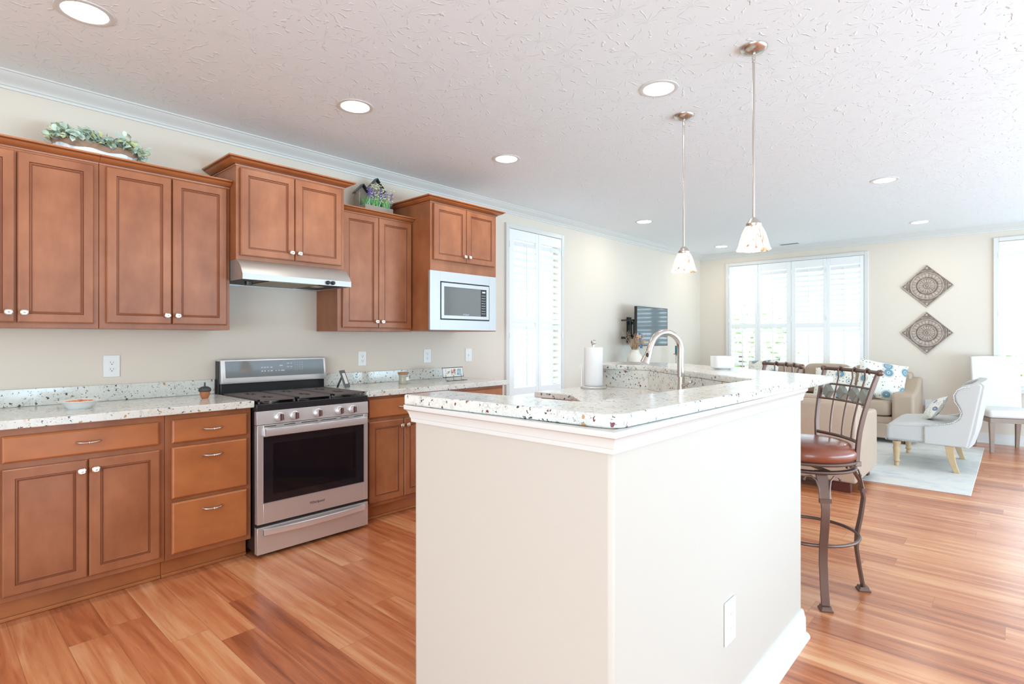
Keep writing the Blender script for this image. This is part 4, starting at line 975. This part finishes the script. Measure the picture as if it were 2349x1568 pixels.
def pendant(x, y, zb_, label):
    t = thing('pendant_light', label, 'pendant lamp', (x, y, ZC), group='pendant lights over the bar')
    obj('canopy', B().lathe([(0.064, 2.7095), (0.063, 2.704), (0.050, 2.692), (0.025, 2.684), (0.006, 2.682)], (x, y, 0), 32), 'nickel', t, smooth=True)
    obj('stem_joint', B().lathe([(0.008, 2.684), (0.009, 2.655), (0.007, 2.650), (0.008, 2.640)], (x, y, 0), 16).ball((x-0.03, y-0.02, 2.694), 0.006, 8), 'nickel', t, smooth=True)
    obj('rod', B().lathe([(0.0062, zb_+0.150), (0.0062, 2.645)], (x, y, 0), 12), 'nickel', t, smooth=True)
    obj('socket_cap', B().lathe([(0.010, zb_+0.158), (0.020, zb_+0.150), (0.030, zb_+0.136), (0.033, zb_+0.130), (0.037, zb_+0.128), (0.037, zb_+0.116), (0.034, zb_+0.112)], (x, y, 0), 28), 'nickel', t, smooth=True)
    b_ = B(); rr = []
    for h, r_ in ((0.114, 0.034), (0.098, 0.043), (0.078, 0.052), (0.050, 0.060), (0.022, 0.067), (0.008, 0.072), (0.000, 0.078)):
        ring = []
        for i in range(48):
            a = 2*PI*i/48; wv = 1+0.012*math.cos(6*a)*(1-h/0.114)
            ring.append((x+r_*wv*math.cos(a), y+r_*wv*math.sin(a), zb_+h-0.0015*math.cos(6*a)*(1-h/0.114)))
        rr.append(ring)
    b_.rings(rr, False, False); o = obj('lamp_shade', b_, 'shade_glass', t, smooth=True)
    md = o.modifiers.new('solid', 'SOLIDIFY'); md.thickness = 0.003
    obj('bulb', B().ball((x, y, zb_+0.055), 0.022, 12, (1, 1, 1.3)), 'lamp_glow', t, smooth=True)
pendant(3.034, 2.763, 1.729, 'nearer bell-shaped glass pendant lamp on the longer-looking rod, right of its twin')
pendant(2.424, 3.305, 1.724, 'farther bell-shaped glass pendant lamp left of its twin, above the faucet')

# ------------------------------------------------------------------ bar stools
def make_stool():
    """local frame: +x towards the back rest, z up, centre at origin"""
    t = thing('bar_stool', 'nearer bronze metal bar stool with brown leather seat beside the peninsula end', 'bar stool', (0, 0, 0), 0, 'bar stools at the angled bar')
    rz = [(0.0, .268), (0.05, .262), (0.12, .250), (0.22, .236), (0.30, .240), (0.38, .256), (0.48, .270), (0.56, .255), (0.62, .222), (0.655, .200)]
    for k in range(4):
        a = R(45)+k*PI/2+STOOL_LEG
        ca, sa = math.cos(a), math.sin(a); rad = Vector((ca, sa, 0)); tg = Vector((-sa, ca, 0)); rr = []
        for z, r_ in rz:
            w2 = 0.019 if z < .5 else 0.019+(z-.5)*0.06; c = rad*r_+Vector((0, 0, z+0.012)) if z < 0.01 else rad*r_+Vector((0, 0, z))
            rr.append([c+tg*w2-rad*0.006, c+tg*w2+rad*0.006, c-tg*w2+rad*0.006, c-tg*w2-rad*0.006])
        lg = obj('leg', B().rings(rr), 'bronze', t, local=True, bevel=0.002)
        c = rad*0.268
        obj('foot_cap', B().rings([[c+tg*s1*h_+rad*s2*h_+Vector((0, 0, z)) for s1, s2 in ((-1, -1), (1, -1), (1, 1), (-1, 1))] for z, h_ in ((0.0008, 0.027), (0.006, 0.027), (0.012, 0.022), (0.022, 0.020))]), 'bronze', lg, local=True)
        b_ = B()
        for s1 in (-1, 1):
            pts = [c*0+rad*0.262+tg*s1*0.022+Vector((0, 0, 0.53)), rad*0.252+tg*s1*0.023+Vector((0, 0, 0.575)), rad*0.238+tg*s1*0.032+Vector((0, 0, 0.612)), rad*0.225+tg*s1*0.052+Vector((0, 0, 0.632)), rad*0.220+tg*s1*0.073+Vector((0, 0, 0.628)), rad*0.222+tg*s1*0.082+Vector((0, 0, 0.613))]
            b_.tube(pts, 0.0045, 8); b_.ball(pts[-1], 0.008, 8)
        b_.box(-0.009, 0.011, -0.026, 0.026, 0.512, 0.532, Matrix.Rotation(a, 3, 'Z'), rad*0.262)
        obj('scroll', b_, 'bronze', lg, local=True, smooth=True)
    def circ(r_, z, n=48): return [(r_*math.cos(2*PI*i/n), r_*math.sin(2*PI*i/n), z) for i in range(n)]
    obj('foot_rest', B().tube(circ(0.236, 0.295), 0.0085, 10, closed=True), 'bronze', t, local=True, smooth=True)
    obj('base_ring', B().tube(circ(0.212, 0.645), 0.011, 10, closed=True, flat=(1.4, 0.9)).box(-0.21, 0.21, -0.012, 0.012, 0.640, 0.650).box(-0.012, 0.012, -0.21, 0.21, 0.640, 0.650), 'bronze', t, local=True, smooth=True)
    obj('swivel_plate', B().lathe([(0.09, 0.652), (0.09, 0.668)], (0, 0, 0), 24).box(-0.10, 0.10, -0.10, 0.10, 0.668, 0.674), 'bronze', t, local=True)
    obj('seat_ring', B().tube(circ(0.222, 0.684), 0.010, 10, closed=True, flat=(1.3, 0.95)), 'bronze', t, local=True, smooth=True)
    obj('seat', B().lathe([(0.200, 0.676), (0.224, 0.694), (0.233, 0.712), (0.232, 0.735), (0.218, 0.757), (0.185, 0.772), (0.12, 0.780), (0.001, 0.783)], (0, 0, 0), 56), 'leather', t, local=True, smooth=True)
    # back rest
    zt = 1.128
    def bx_(z):
        f = max(0, (z-0.80)/(zt-0.80)); return 0.232*0.64+0.070*f**1.5+0.008
    def hw(z):
        f = max(0, (z-0.69)/(zt-0.69)); return 0.166+0.054*f
    prs = [0.672, 0.72, 0.78, 0.84, 0.90, 0.96, 1.02, 1.08, zt]
    for s1 in (-1, 1):
        rr = []
        for z in prs:
            x, y = bx_(z), s1*hw(z); rr.append([(x-0.011, y-0.008, z), (x+0.011, y-0.008, z), (x+0.011, y+0.008, z), (x-0.011, y+0.008, z)])
        b_ = B().rings(rr); b_.box(bx_(.68)-0.017, bx_(.68)+0.017, s1*hw(.68)-0.014, s1*hw(.68)+0.014, 0.668, 0.692)
        obj('back_post', b_, 'bronze', t, local=True, bevel=0.003)
    def arc(z, n=14, o=0.0, e=1.0):
        return [(bx_(z)+0.030*(1-(2*i/n-1)**2)+o, hw(z)*e*(2*i/n-1), z) for i in range(n+1)]
    ta = arc(zt+0.006, e=1.05); b_ = B().tube(ta, 0.0095, 12); b_.ball(ta[0], 0.017, 12); b_.ball(ta[-1], 0.017, 12)
    obj('top_rail', b_, 'bronze', t, local=True, smooth=True)
    for z, r_ in ((1.052, 0.0055), (0.971, 0.0055), (0.785, 0.0085)): obj('cross_rail', B().tube(arc(z), r_, 10), 'bronze', t, local=True, smooth=True)
    for q in (-0.5, 0.0, 0.5):
        pts = []
        for z in [0.787+(zt-0.787)*k/10 for k in range(11)]: pts.append((bx_(z)+0.030*(1-q*q), hw(z)*q, z))
        x, y, z = pts[-1]
        pts[-1] = (x-0.012, y, zt-0.006)
        pts += [(x-0.013, y, zt+0.010), (x-0.002, y, zt+0.021), (x+0.011, y, zt+0.014), (x+0.014, y, zt+0.002), (x+0.008, y, zt-0.008)]
        obj('spindle', B().tube(pts, 0.0052, 8), 'bronze', t, local=True, smooth=True)
    for q in (-0.75, -0.25, 0.25, 0.75):
        z = 1.0115; c = Vector((bx_(z)+0.030*(1-q*q), hw(z)*q, z)); h_ = 0.037
        dd_ = obj('diamond_tile', B().rings([[c+Vector((xo, sy*h_*k_, sz*h_*k_*1.05)) for sy, sz in ((1, 0), (0, 1), (-1, 0), (0, -1))] for xo, k_ in ((-0.015, .93), (-0.013, 1), (0.013, 1), (0.015, .93))]), 'slate', t, local=True)
        plab(dd_, 'grey stone-like diamond tile')
    return t
STOOL_RZ = math.atan2(0.69, 0.72)
STOOL_LEG = math.atan2(-0.229, 0.139)-R(45)-STOOL_RZ
stool = make_stool(); stool.location = (3.159, 3.198, 0.0); stool.rotation_euler = (0, 0, STOOL_RZ)
s2 = copy_tree(stool); s2.location = (2.700, 3.622, 0.0)
s2['label'] = 'farther bronze bar stool, only its curled top rail showing above the bar'

# ------------------------------------------------------------------ living area
tag(obj('area_rug', B().box(0.75, 3.70, 5.92, 8.62, 0.0006, 0.008), 'rug_pale', bevel=0.002), 'pale blue-grey mottled area rug under the armchair', 'rug')

def cushion(b_, cx_, cy_, cz_, sx, sy, sz, rot=None, e=0.35, n=14):
    """soft box: super-ellipsoid"""
    rr = []
    def sp(v, p): return math.copysign(abs(v)**p, v)
    for i in range(1, n):
        t_ = -PI/2+PI*i/n; ring = []
        for k in range(28):
            a = 2*PI*k/28
            v = Vector((sx*sp(math.cos(t_), e)*sp(math.cos(a), e), sy*sp(math.cos(t_), e)*sp(math.sin(a), e), sz*sp(math.sin(t_), e)))
            if rot is not None: v = rot @ v
            ring.append(v+Vector((cx_, cy_, cz_)))
        rr.append(ring)
    return b_.rings(rr)
def pillow(name, label, c, w2, h2, th, rot, mat, group=None):
    b_ = B(); n = 16
    top = {}; g1 = []
    for sgn in (1, -1):
        def f(u, v):
            x, y = (u*2-1), (v*2-1)
            bul = (max(0, 1-x*x)*max(0, 1-y*y))**0.45
            pin = 1-0.10*(1-abs(x*y))*(x*x+y*y)/2*1.1
            return rot @ Vector((x*w2*pin, y*h2*pin, sgn*th*bul))+Vector((0, 0, 0))
        b_.grid(f, n, n)
    bmesh.ops.remove_doubles(b_.bm, verts=b_.bm.verts, dist=0.0005)
    o = obj(name, b_, mat, None, smooth=True); o.location = c
    return tag(o, label, 'pillow', group)

# sofa under the back window, facing the camera
t = thing('tan_sofa', 'tan sofa with three back cushions standing under the back window', 'sofa', (2.0, 8.6, 0), group='tan sofas')
sx0, sx1, sy0, sy1 = 0.88, 3.070, 8.20, 9.06
obj('frame', B().box(sx0+0.03, sx1-0.03, sy0+0.03, sy1, 0.065, 0.33), 'sofa_tan', t, bevel=0.02)
obj('front_rail', B().box(sx0+0.24, sx1-0.24, sy0+0.005, sy0+0.03, 0.065, 0.245), 'sofa_tan', t, bevel=0.010)
obj('back', B().box(sx0+0.10, sx1-0.10, 8.86, sy1-0.005, 0.33, 0.86), 'sofa_tan', t, bevel=0.03)
for xa in (sx0, sx1-0.23):
    pr = [(sy0, 0.06), (sy0, 0.58), (sy0+0.03, 0.625), (sy0+0.20, 0.635), (sy0+0.42, 0.665), (sy0+0.56, 0.72), (sy0+0.68, 0.785), (sy1-0.02, 0.80), (sy1-0.02, 0.06)]
    obj('arm', B().extrude_axis(pr, xa, xa+0.23, 'x'), 'sofa_tan', t, bevel=0.035, seg=4)
for k in range(3):
    xa = sx0+0.232+k*0.575
    obj('seat_cushion', cushion(B(), xa+0.290, 8.54, 0.43, 0.287, 0.335, 0.10, e=0.28), 'sofa_tan', t, smooth=True)
    obj('back_cushion', cushion(B(), (1.41, 2.012, 2.613)[k], 8.80, 0.735, 0.298, 0.12, 0.215, Matrix.Rotation(R(-10), 3, 'X'), e=0.38), 'sofa_tan', t, smooth=True)
for xx in (sx0+0.08, sx1-0.08):
    for yy in (sy0+0.08, sy1-0.08): obj('foot', B().box(xx-0.03, xx+0.03, yy-0.03, yy+0.03, 0.0085 if yy < 8.6 else 0.0006, 0.0648), 'wood_block', t)
# nearer sofa, its back to the camera
t = thing('tan_sofa', 'nearer tan sofa seen from behind, right behind the bar stool', 'sofa', (2.1, 5.8, 0), group='tan sofas')
nx0, nx1, ny0, ny1 = 1.10, 2.995, 5.335, 6.25
obj('frame', B().box(nx0+0.02, nx1-0.02, ny0+0.02, ny1-0.02, 0.085, 0.40), 'sofa_tan', t, bevel=0.02)
obj('back', B().extrude_axis([(ny0, 0.085), (ny0-0.01, 0.40), (ny0+0.015, 0.745), (ny0+0.05, 0.765), (ny0+0.18, 0.765), (ny0+0.22, 0.72), (ny0+0.26, 0.40), (ny0+0.26, 0.085)], nx0, nx1-0.004, 'x'), 'sofa_tan', t, bevel=0.02, seg=3)
for xa in (nx0, nx1-0.20):
    pr = [(ny0+0.10, 0.085), (ny1, 0.085), (ny1, 0.60), (ny1-0.03, 0.635), (ny1-0.30, 0.645), (ny1-0.55, 0.655), (ny0+0.20, 0.72), (ny0+0.10, 0.755)]
    obj('arm', B().extrude_axis(pr, xa-0.002, xa+0.20, 'x'), 'sofa_tan', t, bevel=0.022, seg=3)
for k in range(2):
    obj('seat_cushion', cushion(B(), nx0+0.20+0.375+k*0.75, 5.92, 0.46, 0.37, 0.33, 0.09, e=0.28), 'sofa_tan', t, smooth=True)
    obj('back_cushion', cushion(B(), nx0+0.20+0.375+k*0.75, 5.66, 0.62, 0.365, 0.10, 0.17, e=0.35), 'sofa_tan', t, smooth=True)
for xx in (nx0+0.10, nx1-0.12):
    for yy in (ny0+0.06, ny1-0.10): obj('foot', B().box(xx-0.07, xx+0.07, yy-0.035, yy+0.035, 0.0006 if yy < 5.9 else 0.0085, 0.0848), 'wood_block', t, bevel=0.004)

Rx, Ry, Rz = (lambda a: Matrix.Rotation(R(a), 3, 'X')), (lambda a: Matrix.Rotation(R(a), 3, 'Y')), (lambda a: Matrix.Rotation(R(a), 3, 'Z'))
pillow('throw_pillow', 'large cream pillow with blue suzani medallions leaning in the right corner of the window sofa', (2.70, 8.44, 0.765), 0.27, 0.25, 0.075, Rz(24) @ Rx(72) @ Rz(-12), 'floral_blue', 'floral throw pillows')
pillow('throw_pillow', 'blue and cream floral pillow lying between the sofas, behind the near stool back', (2.18, 8.38, 0.72), 0.25, 0.23, 0.07, Rz(-4) @ Rx(60) @ Rz(4), 'floral_blue', 'floral throw pillows')
pillow('throw_pillow', 'floral pillow at the left end of the window sofa, behind the far stool', (1.22, 8.46, 0.76), 0.26, 0.25, 0.07, Rz(-20) @ Rx(70) @ Rz(6), 'floral_blue', 'floral throw pillows')

# armchair: slipper chair with rolled wing back and nailheads, facing -X
t = thing('wing_armchair', 'light grey linen wing-back slipper chair with nailhead trim on the rug', 'armchair', (3.33, 7.24, 0))
ay0, ay1 = 6.775, 7.70
b_ = B(); pr = [(2.995, 0.262), (2.985, 0.300), (2.990, 0.400), (3.010, 0.432), (3.06, 0.452), (3.30, 0.470), (3.52, 0.462), (3.60, 0.40), (3.60, 0.262)]
b_.extrude_axis(pr, ay0+0.01, ay1-0.01, 'y'); obj('seat', b_, 'linen', t, bevel=0.03, seg=4)
sp2 = [(3.30, .262), (3.30, .445), (3.40, .462), (3.50, .485), (3.565, .53), (3.588, .585), (3.575, .64), (3.545, .70), (3.535, .76), (3.555, .815), (3.60, .852), (3.66, .872), (3.72, .880), (3.745, .860), (3.735, .80), (3.665, .40), (3.635, .262)]
for (ya, yb, kk) in ((ay0-0.008, ay0+0.062, 1), (ay1-0.062, ay1+0.008, -1)):
    obj('wing', B().extrude_axis(sp2, ya, yb, 'y'), 'linen', t, bevel=0.022, seg=4)
bpf = [(3.60, .262), (3.60, .46), (3.635, .62), (3.655, .76), (3.660, .830), (3.672, .872), (3.705, .892), (3.745, .888), (3.768, .860), (3.760, .80), (3.700, .42), (3.655, .262)]
rr = []
for k in range(13):
    u = -1+k/6.0; y = (ay0+ay1)/2+u*((ay1-ay0)/2-0.002); bul = 0.030*(1-u*u)
    rr.append([Vector((x-0.010+bul, y, z+(0.012*(1-u*u) if z > .8 else 0))) for x, z in bpf])
obj('back_rest', B().rings(rr), 'linen', t, smooth=True)
nh = B()
def nail(p): nh.ball(p, 0.0062, 6)
for k in range(44): nail((2.995+k*0.0145, ay0+0.004, 0.272))
for k in range(11): nail((3.30, ay0+0.002, 0.285+k*0.015))
for k in range(60): nail((2.984, ay0+0.02+k*0.0150, 0.272))
cv = [(3.30, 0.448), (3.38, 0.462), (3.47, 0.475), (3.535, 0.500), (3.578, 0.545), (3.590, 0.595), (3.570, 0.650), (3.540, 0.700), (3.535, 0.760), (3.560, 0.810), (3.60, 0.838), (3.66, 0.850)]
for i in range(len(cv)-1):
    for q in range(5):
        f = q/5; x, z = cv[i][0]*(1-f)+cv[i+1][0]*f, cv[i][1]*(1-f)+cv[i+1][1]*f; nail((x, ay0-0.012, z))
o = obj('nailhead_trim', nh, 'nailhead', t, smooth=True)
obj('seat_welt', B().tube([(3.30, ay0+0.012, 0.434), (3.06, ay0+0.012, 0.424), (2.992, ay0+0.03, 0.408), (2.986, ay0+0.10, 0.405), (2.986, ay1-0.10, 0.405)], 0.005, 6), 'linen', t, smooth=True)
for yy in (6.815, 7.655):
    obj('leg', B().lathe([(0.020, 0.0086), (0.023, 0.03), (0.018, 0.045), (0.031, 0.06), (0.023, 0.078), (0.028, 0.13), (0.033, 0.19), (0.027, 0.215), (0.036, 0.235), (0.038, 0.2618)], (3.075, yy, 0), 20), 'oak_leg', t, smooth=True)
    rr = []
    for z, xo, h_ in ((0.0086, 0.055, 0.022), (0.08, 0.030, 0.025), (0.16, 0.010, 0.030), (0.2618, 0.0, 0.034)):
        rr.append([(3.50+xo+a_*h_, yy+c_*h_, z) for a_, c_ in ((-1, -1), (1, -1), (1, 1), (-1, 1))])
    obj('leg', B().rings(rr), 'oak_leg', t, bevel=0.003)
pillow('throw_pillow', 'small white pillow with navy flower motifs slumped on the grey armchair', (3.35, 7.17, 0.575), 0.15, 0.14, 0.050, Rz(-78) @ Rx(56) @ Rz(18), 'floral_navy')

# white parsons dining chair by the right-hand window
import mathutils
ang = math.atan2(0.93, 0.36)   # facing direction is (0.36, -0.93)
t = thing('dining_chair', 'white upholstered dining chair with grey-brown legs beside the right-hand window', 'chair', (3.84, 8.635, 0), 0)
fx = Vector((0.355, -0.935, 0)); rx = Vector((0.935, 0.355, 0)); c0 = Vector((3.885, 8.62, 0))
MT = Matrix(((rx.x, -fx.x, 0), (rx.y, -fx.y, 0), (0, 0, 1)))   # local x = width, y = towards back
def lb(b_, x0_, x1_, y0_, y1_, z0_, z1_): b_.box(x0_, x1_, y0_, y1_, z0_, z1_, MT, c0); return b_
for sx_ in (-1, 1):
    for sy_ in (-1, 1):
        rr = []
        for z, h_ in ((0.0006, 0.017), (0.12, 0.019), (0.345, 0.026)):
            rr.append([MT @ Vector((sx_*0.205+a_*h_, sy_*0.225+c_*h_+(0.03*(1-z/0.345) if sy_ > 0 else 0), z))+c0 for a_, c_ in ((-1, -1), (1, -1), (1, 1), (-1, 1))])
        obj('leg', B().rings(rr), 'greige_leg', t, bevel=0.003)
b_ = B(); lb(b_, -0.225, 0.225, -0.245, -0.220, 0.346, 0.398); lb(b_, -0.225, 0.225, 0.220, 0.245, 0.346, 0.398); lb(b_, -0.225, -0.205, -0.220, 0.220, 0.346, 0.398); lb(b_, 0.205, 0.225, -0.220, 0.220, 0.346, 0.398)
obj('seat_apron', b_, 'greige_leg', t)
obj('seat', lb(B(), -0.238, 0.238, -0.255, 0.20, 0.3985, 0.490), 'linen_white', t, bevel=0.030, seg=4)
b_ = B(); rr = []
for z, o_ in ((0.400, 0.0), (0.60, 0.012), (0.85, 0.035), (1.085, 0.065)):
    rr.append([MT @ Vector((a_*0.236, 0.205+o_+c_, z+(0.012*(1-abs(a_)) if z > 1 else 0)))+c0 for a_, c_ in ((-1, 0), (-0.4, 0), (0.4, 0), (1, 0), (1, 0.065), (0.4, 0.065), (-0.4, 0.065), (-1, 0.065))])
b_.rings(rr); obj('back_rest', b_, 'linen_white', t, bevel=0.014, seg=3)

# television on an articulated wall mount
t = thing('television', 'wall-mounted flat television reflecting the shutters, left wall of the living area', 'television', (0.30, 6.9, 1.47))
ty0, ty1, tz0, tz1 = 6.455, 7.320, 1.205, 1.732
obj('screen', B().box(0.285, 0.3005, ty0+0.008, ty1-0.008, tz0+0.012, tz1-0.008), 'tv_screen', t)
b_ = B(); ring_frame(b_, 0.262, 0.3012, (ty0, ty1, tz0, tz1), (ty0+0.008, ty1-0.008, tz0+0.012, tz1-0.008)); b_.box(0.262, 0.2848, ty0+0.008, ty1-0.008, tz0+0.012, tz1-0.008); b_.box(0.235, 0.262, ty0+0.12, ty1-0.12, tz0+0.05, tz1-0.16)
obj('case', b_, 'black_plastic', t, bevel=0.002)
b_ = B(); b_.box(0.001, 0.02, 6.70, 6.80, 1.25, 1.60); b_.box(0.02, 0.19, 6.73, 6.76, 1.32, 1.36); b_.box(0.02, 0.19, 6.73, 6.76, 1.50, 1.54); b_.box(0.19, 0.234, 6.58, 6.62, 1.22, 1.66); b_.box(0.17, 0.19, 6.58, 6.78, 1.32, 1.54)
b_.box(0.06, 0.23, 6.46, 6.48, 1.30, 1.33); b_.box(0.06, 0.23, 6.46, 6.48, 1.54, 1.56); b_.box(0.19, 0.21, 6.46, 6.485, 1.33, 1.54); b_.box(0.19, 0.234, 6.48, 6.58, 1.54, 1.56)
obj('wall_mount', b_, 'black_plastic', t)
# console under it
t = thing('media_console', 'white media console on the left wall, its top just above the bar line', 'console', (0.22, 6.9, 0))
obj('body', B().box(0.034, 0.42, 5.75, 8.10, 0.06, 0.90), 'console_white', t, bevel=0.004)
obj('plinth', B().box(0.05, 0.40, 5.80, 8.05, 0.0006, 0.0598), 'console_white', t)
for k in range(4): d = obj('door', B().box(0.4205, 0.437, 5.76+k*0.585, 6.335+k*0.585, 0.08, 0.88), 'console_white', t, bevel=0.003); obj('knob', B().ball((0.445, 6.29+k*0.585, 0.5), 0.012, 8), 'nickel', d, smooth=True)
obj('glass_top', B().box(0.036, 0.45, 5.72, 7.10, 0.9005, 0.922), 'console_glass', t, bevel=0.002)
vx, vy, vz = 0.335, 6.335, 0.9225
t = thing('speckled_vase', 'cream speckled bottle vase beneath the television', 'vase', (vx, vy, vz))
obj('vase_body', B().lathe([(0.070, 0.0), (0.090, 0.02), (0.100, 0.075), (0.098, 0.125), (0.085, 0.170), (0.063, 0.195), (0.058, 0.225), (0.064, 0.240), (0.052, 0.236), (0.048, 0.20), (0.07, 0.16), (0.08, 0.05), (0.001, 0.03)], (vx, vy, vz), 40), 'ceramic_cream', t, smooth=True)
t = thing('dried_bouquet', 'bunch of dried brown grasses with blue and peach flowers standing in the speckled vase', 'flowers', (vx, vy, vz+0.1))
b_ = B()
for k in range(70):
    a, sp_ = random.uniform(0, 2*PI), abs(random.gauss(0, 0.075)); hgt = random.uniform(0.30, 0.47)
    base_ = Vector((vx+0.02*math.cos(a), vy+0.02*math.sin(a), vz+0.06)); mid_ = Vector((vx+0.03*math.cos(a), vy+0.03*math.sin(a)-0.01, vz+0.24))
    tip = Vector((vx+0.05+sp_*math.cos(a)*0.9, vy-0.035+sp_*math.sin(a)*1.6, vz+hgt))
    b_.tube([base_, mid_, mid_.lerp(tip, .5)+Vector((0, 0, .02)), tip], [0.0022, 0.0022, 0.0018, 0.001], 4)
    for q in range(3):
        d_ = Vector((random.gauss(0, 1), random.gauss(0, 1), random.gauss(.4, .6))).normalized()*0.03; b_.tube([tip-Vector((0, 0, .03*q)), tip-Vector((0, 0, .03*q))+d_], 0.001, 3)
obj('dried_stems', b_, 'dried_grass', t)
b_ = B()
for k in range(9): b_.ball((vx+0.06, vy+0.055+random.gauss(0, .02), vz+0.27+k*0.022), random.uniform(0.013, 0.022), 8)
obj('blue_flowers', b_, 'flower_blue', t, smooth=True); b_ = B()
for p in ((vx+.05, vy+0.14, vz+.34), (vx+.05, vy+0.15, vz+.325), (vx+.06, vy+.03, vz+.42), (vx+.06, vy-.03, vz+.41), (vx+.07, vy-.005, vz+.40)): b_.ball(p, 0.020, 8, (1, 1, .7))
obj('peach_flowers', b_, 'flower_peach', t, smooth=True)
t = thing('candle_stand', 'turned whitewashed candlestick holding a teal candle, behind the faucet neck', 'candlestick', (0.25, 7.74, 0.9))
obj('stand', B().lathe([(0.050, 0.9005), (0.050, 0.915), (0.026, 0.925), (0.030, 0.95), (0.024, 0.98), (0.034, 1.005), (0.028, 1.03), (0.036, 1.055), (0.020, 1.065)], (0.25, 7.74, 0), 24), 'ceramic_cream', t, smooth=True)
obj('dish', B().lathe([(0.020, 1.065), (0.058, 1.070), (0.060, 1.078), (0.030, 1.076)], (0.25, 7.74, 0), 24), 'acorn_wood', t, smooth=True)
tag(obj('pillar_candle', B().lathe([(0.037, 1.0785), (0.037, 1.196), (0.030, 1.200), (0.003, 1.196), (0.002, 1.205)], (0.25, 7.74, 0), 24), 'teal_candle', smooth=True), 'teal pillar candle on the turned candlestick left of the corner', 'candle')
tag(obj('white_dish', B().lathe([(0.06, 0.9228), (0.10, 0.935), (0.115, 0.965), (0.110, 0.968), (0.09, 0.940), (0.001, 0.932)], (0.25, 6.97, 0), 28), 'ceramic_white', smooth=True), 'low white dish on the console, glimpsed just above the bar top', 'dish')

# carved wall medallions: real relief on a square plate hung on its corner
def medallion():
    n = 84; hs = 0.198; b_ = B()
    def h(x, y):
        r_ = math.hypot(x, y)/hs; a = math.atan2(y, x); m_ = max(abs(x), abs(y))/hs
        if m_ > 0.965: return 0.020
        if m_ > 0.93: return 0.012
        if r_ < 0.05: return 0.022
        if r_ < 0.11: return 0.012
        if r_ < 0.16: return 0.021
        if r_ < 0.46: return 0.010+0.010*abs(math.cos(a*9))**0.6*math.sin((r_-.16)/.30*PI)**.5
        if r_ < 0.52: return 0.019
        if r_ < 0.58: return 0.008
        if r_ < 0.84: return 0.011+0.008*abs(math.cos(a*12))**0.5*math.sin((r_-.58)/.26*PI)**.5
        if r_ < 0.90: return 0.021
        if r_ < 0.94: return 0.010
        cx_, cy_ = abs(x)/hs-0.84, abs(y)/hs-0.84
        if abs(cx_)+abs(cy_) < 0.09: return 0.020
        return 0.012+0.004*math.cos(r_*60)
    c45, s45 = math.cos(PI/4), math.sin(PI/4)
    def f(u, v):
        x, y = (u*2-1)*hs, (v*2-1)*hs; return Vector((x*c45-y*s45, -h(x, y), x*s45+y*c45))
    g = b_.grid(f, n, n)
    rim = [g[i][0] for i in range(n+1)]+[g[n][j] for j in range(1, n+1)]+[g[i][n] for i in range(n-1, -1, -1)]+[g[0][j] for j in range(n-1, 0, -1)]
    bk = [b_.bm.verts.new((v.co.x, -0.001, v.co.z)) for v in rim]
    for i in range(len(rim)):
        j = (i+1) % len(rim); b_.bm.faces.new([rim[i], rim[j], bk[j], bk[i]])
    b_.bm.faces.new(bk)
    return b_
o = tag(obj('wall_medallion', medallion(), 'carved_wood'), 'upper carved greywashed diamond medallion on the back wall', 'wall decor', 'carved wall medallions')
o.location = (3.105, YB-0.0005, 2.001)
o2 = o.copy(); C.objects.link(o2); o2.location = (3.103, YB-0.0005, 1.380); o2['label'] = 'lower carved greywashed diamond medallion on the back wall'
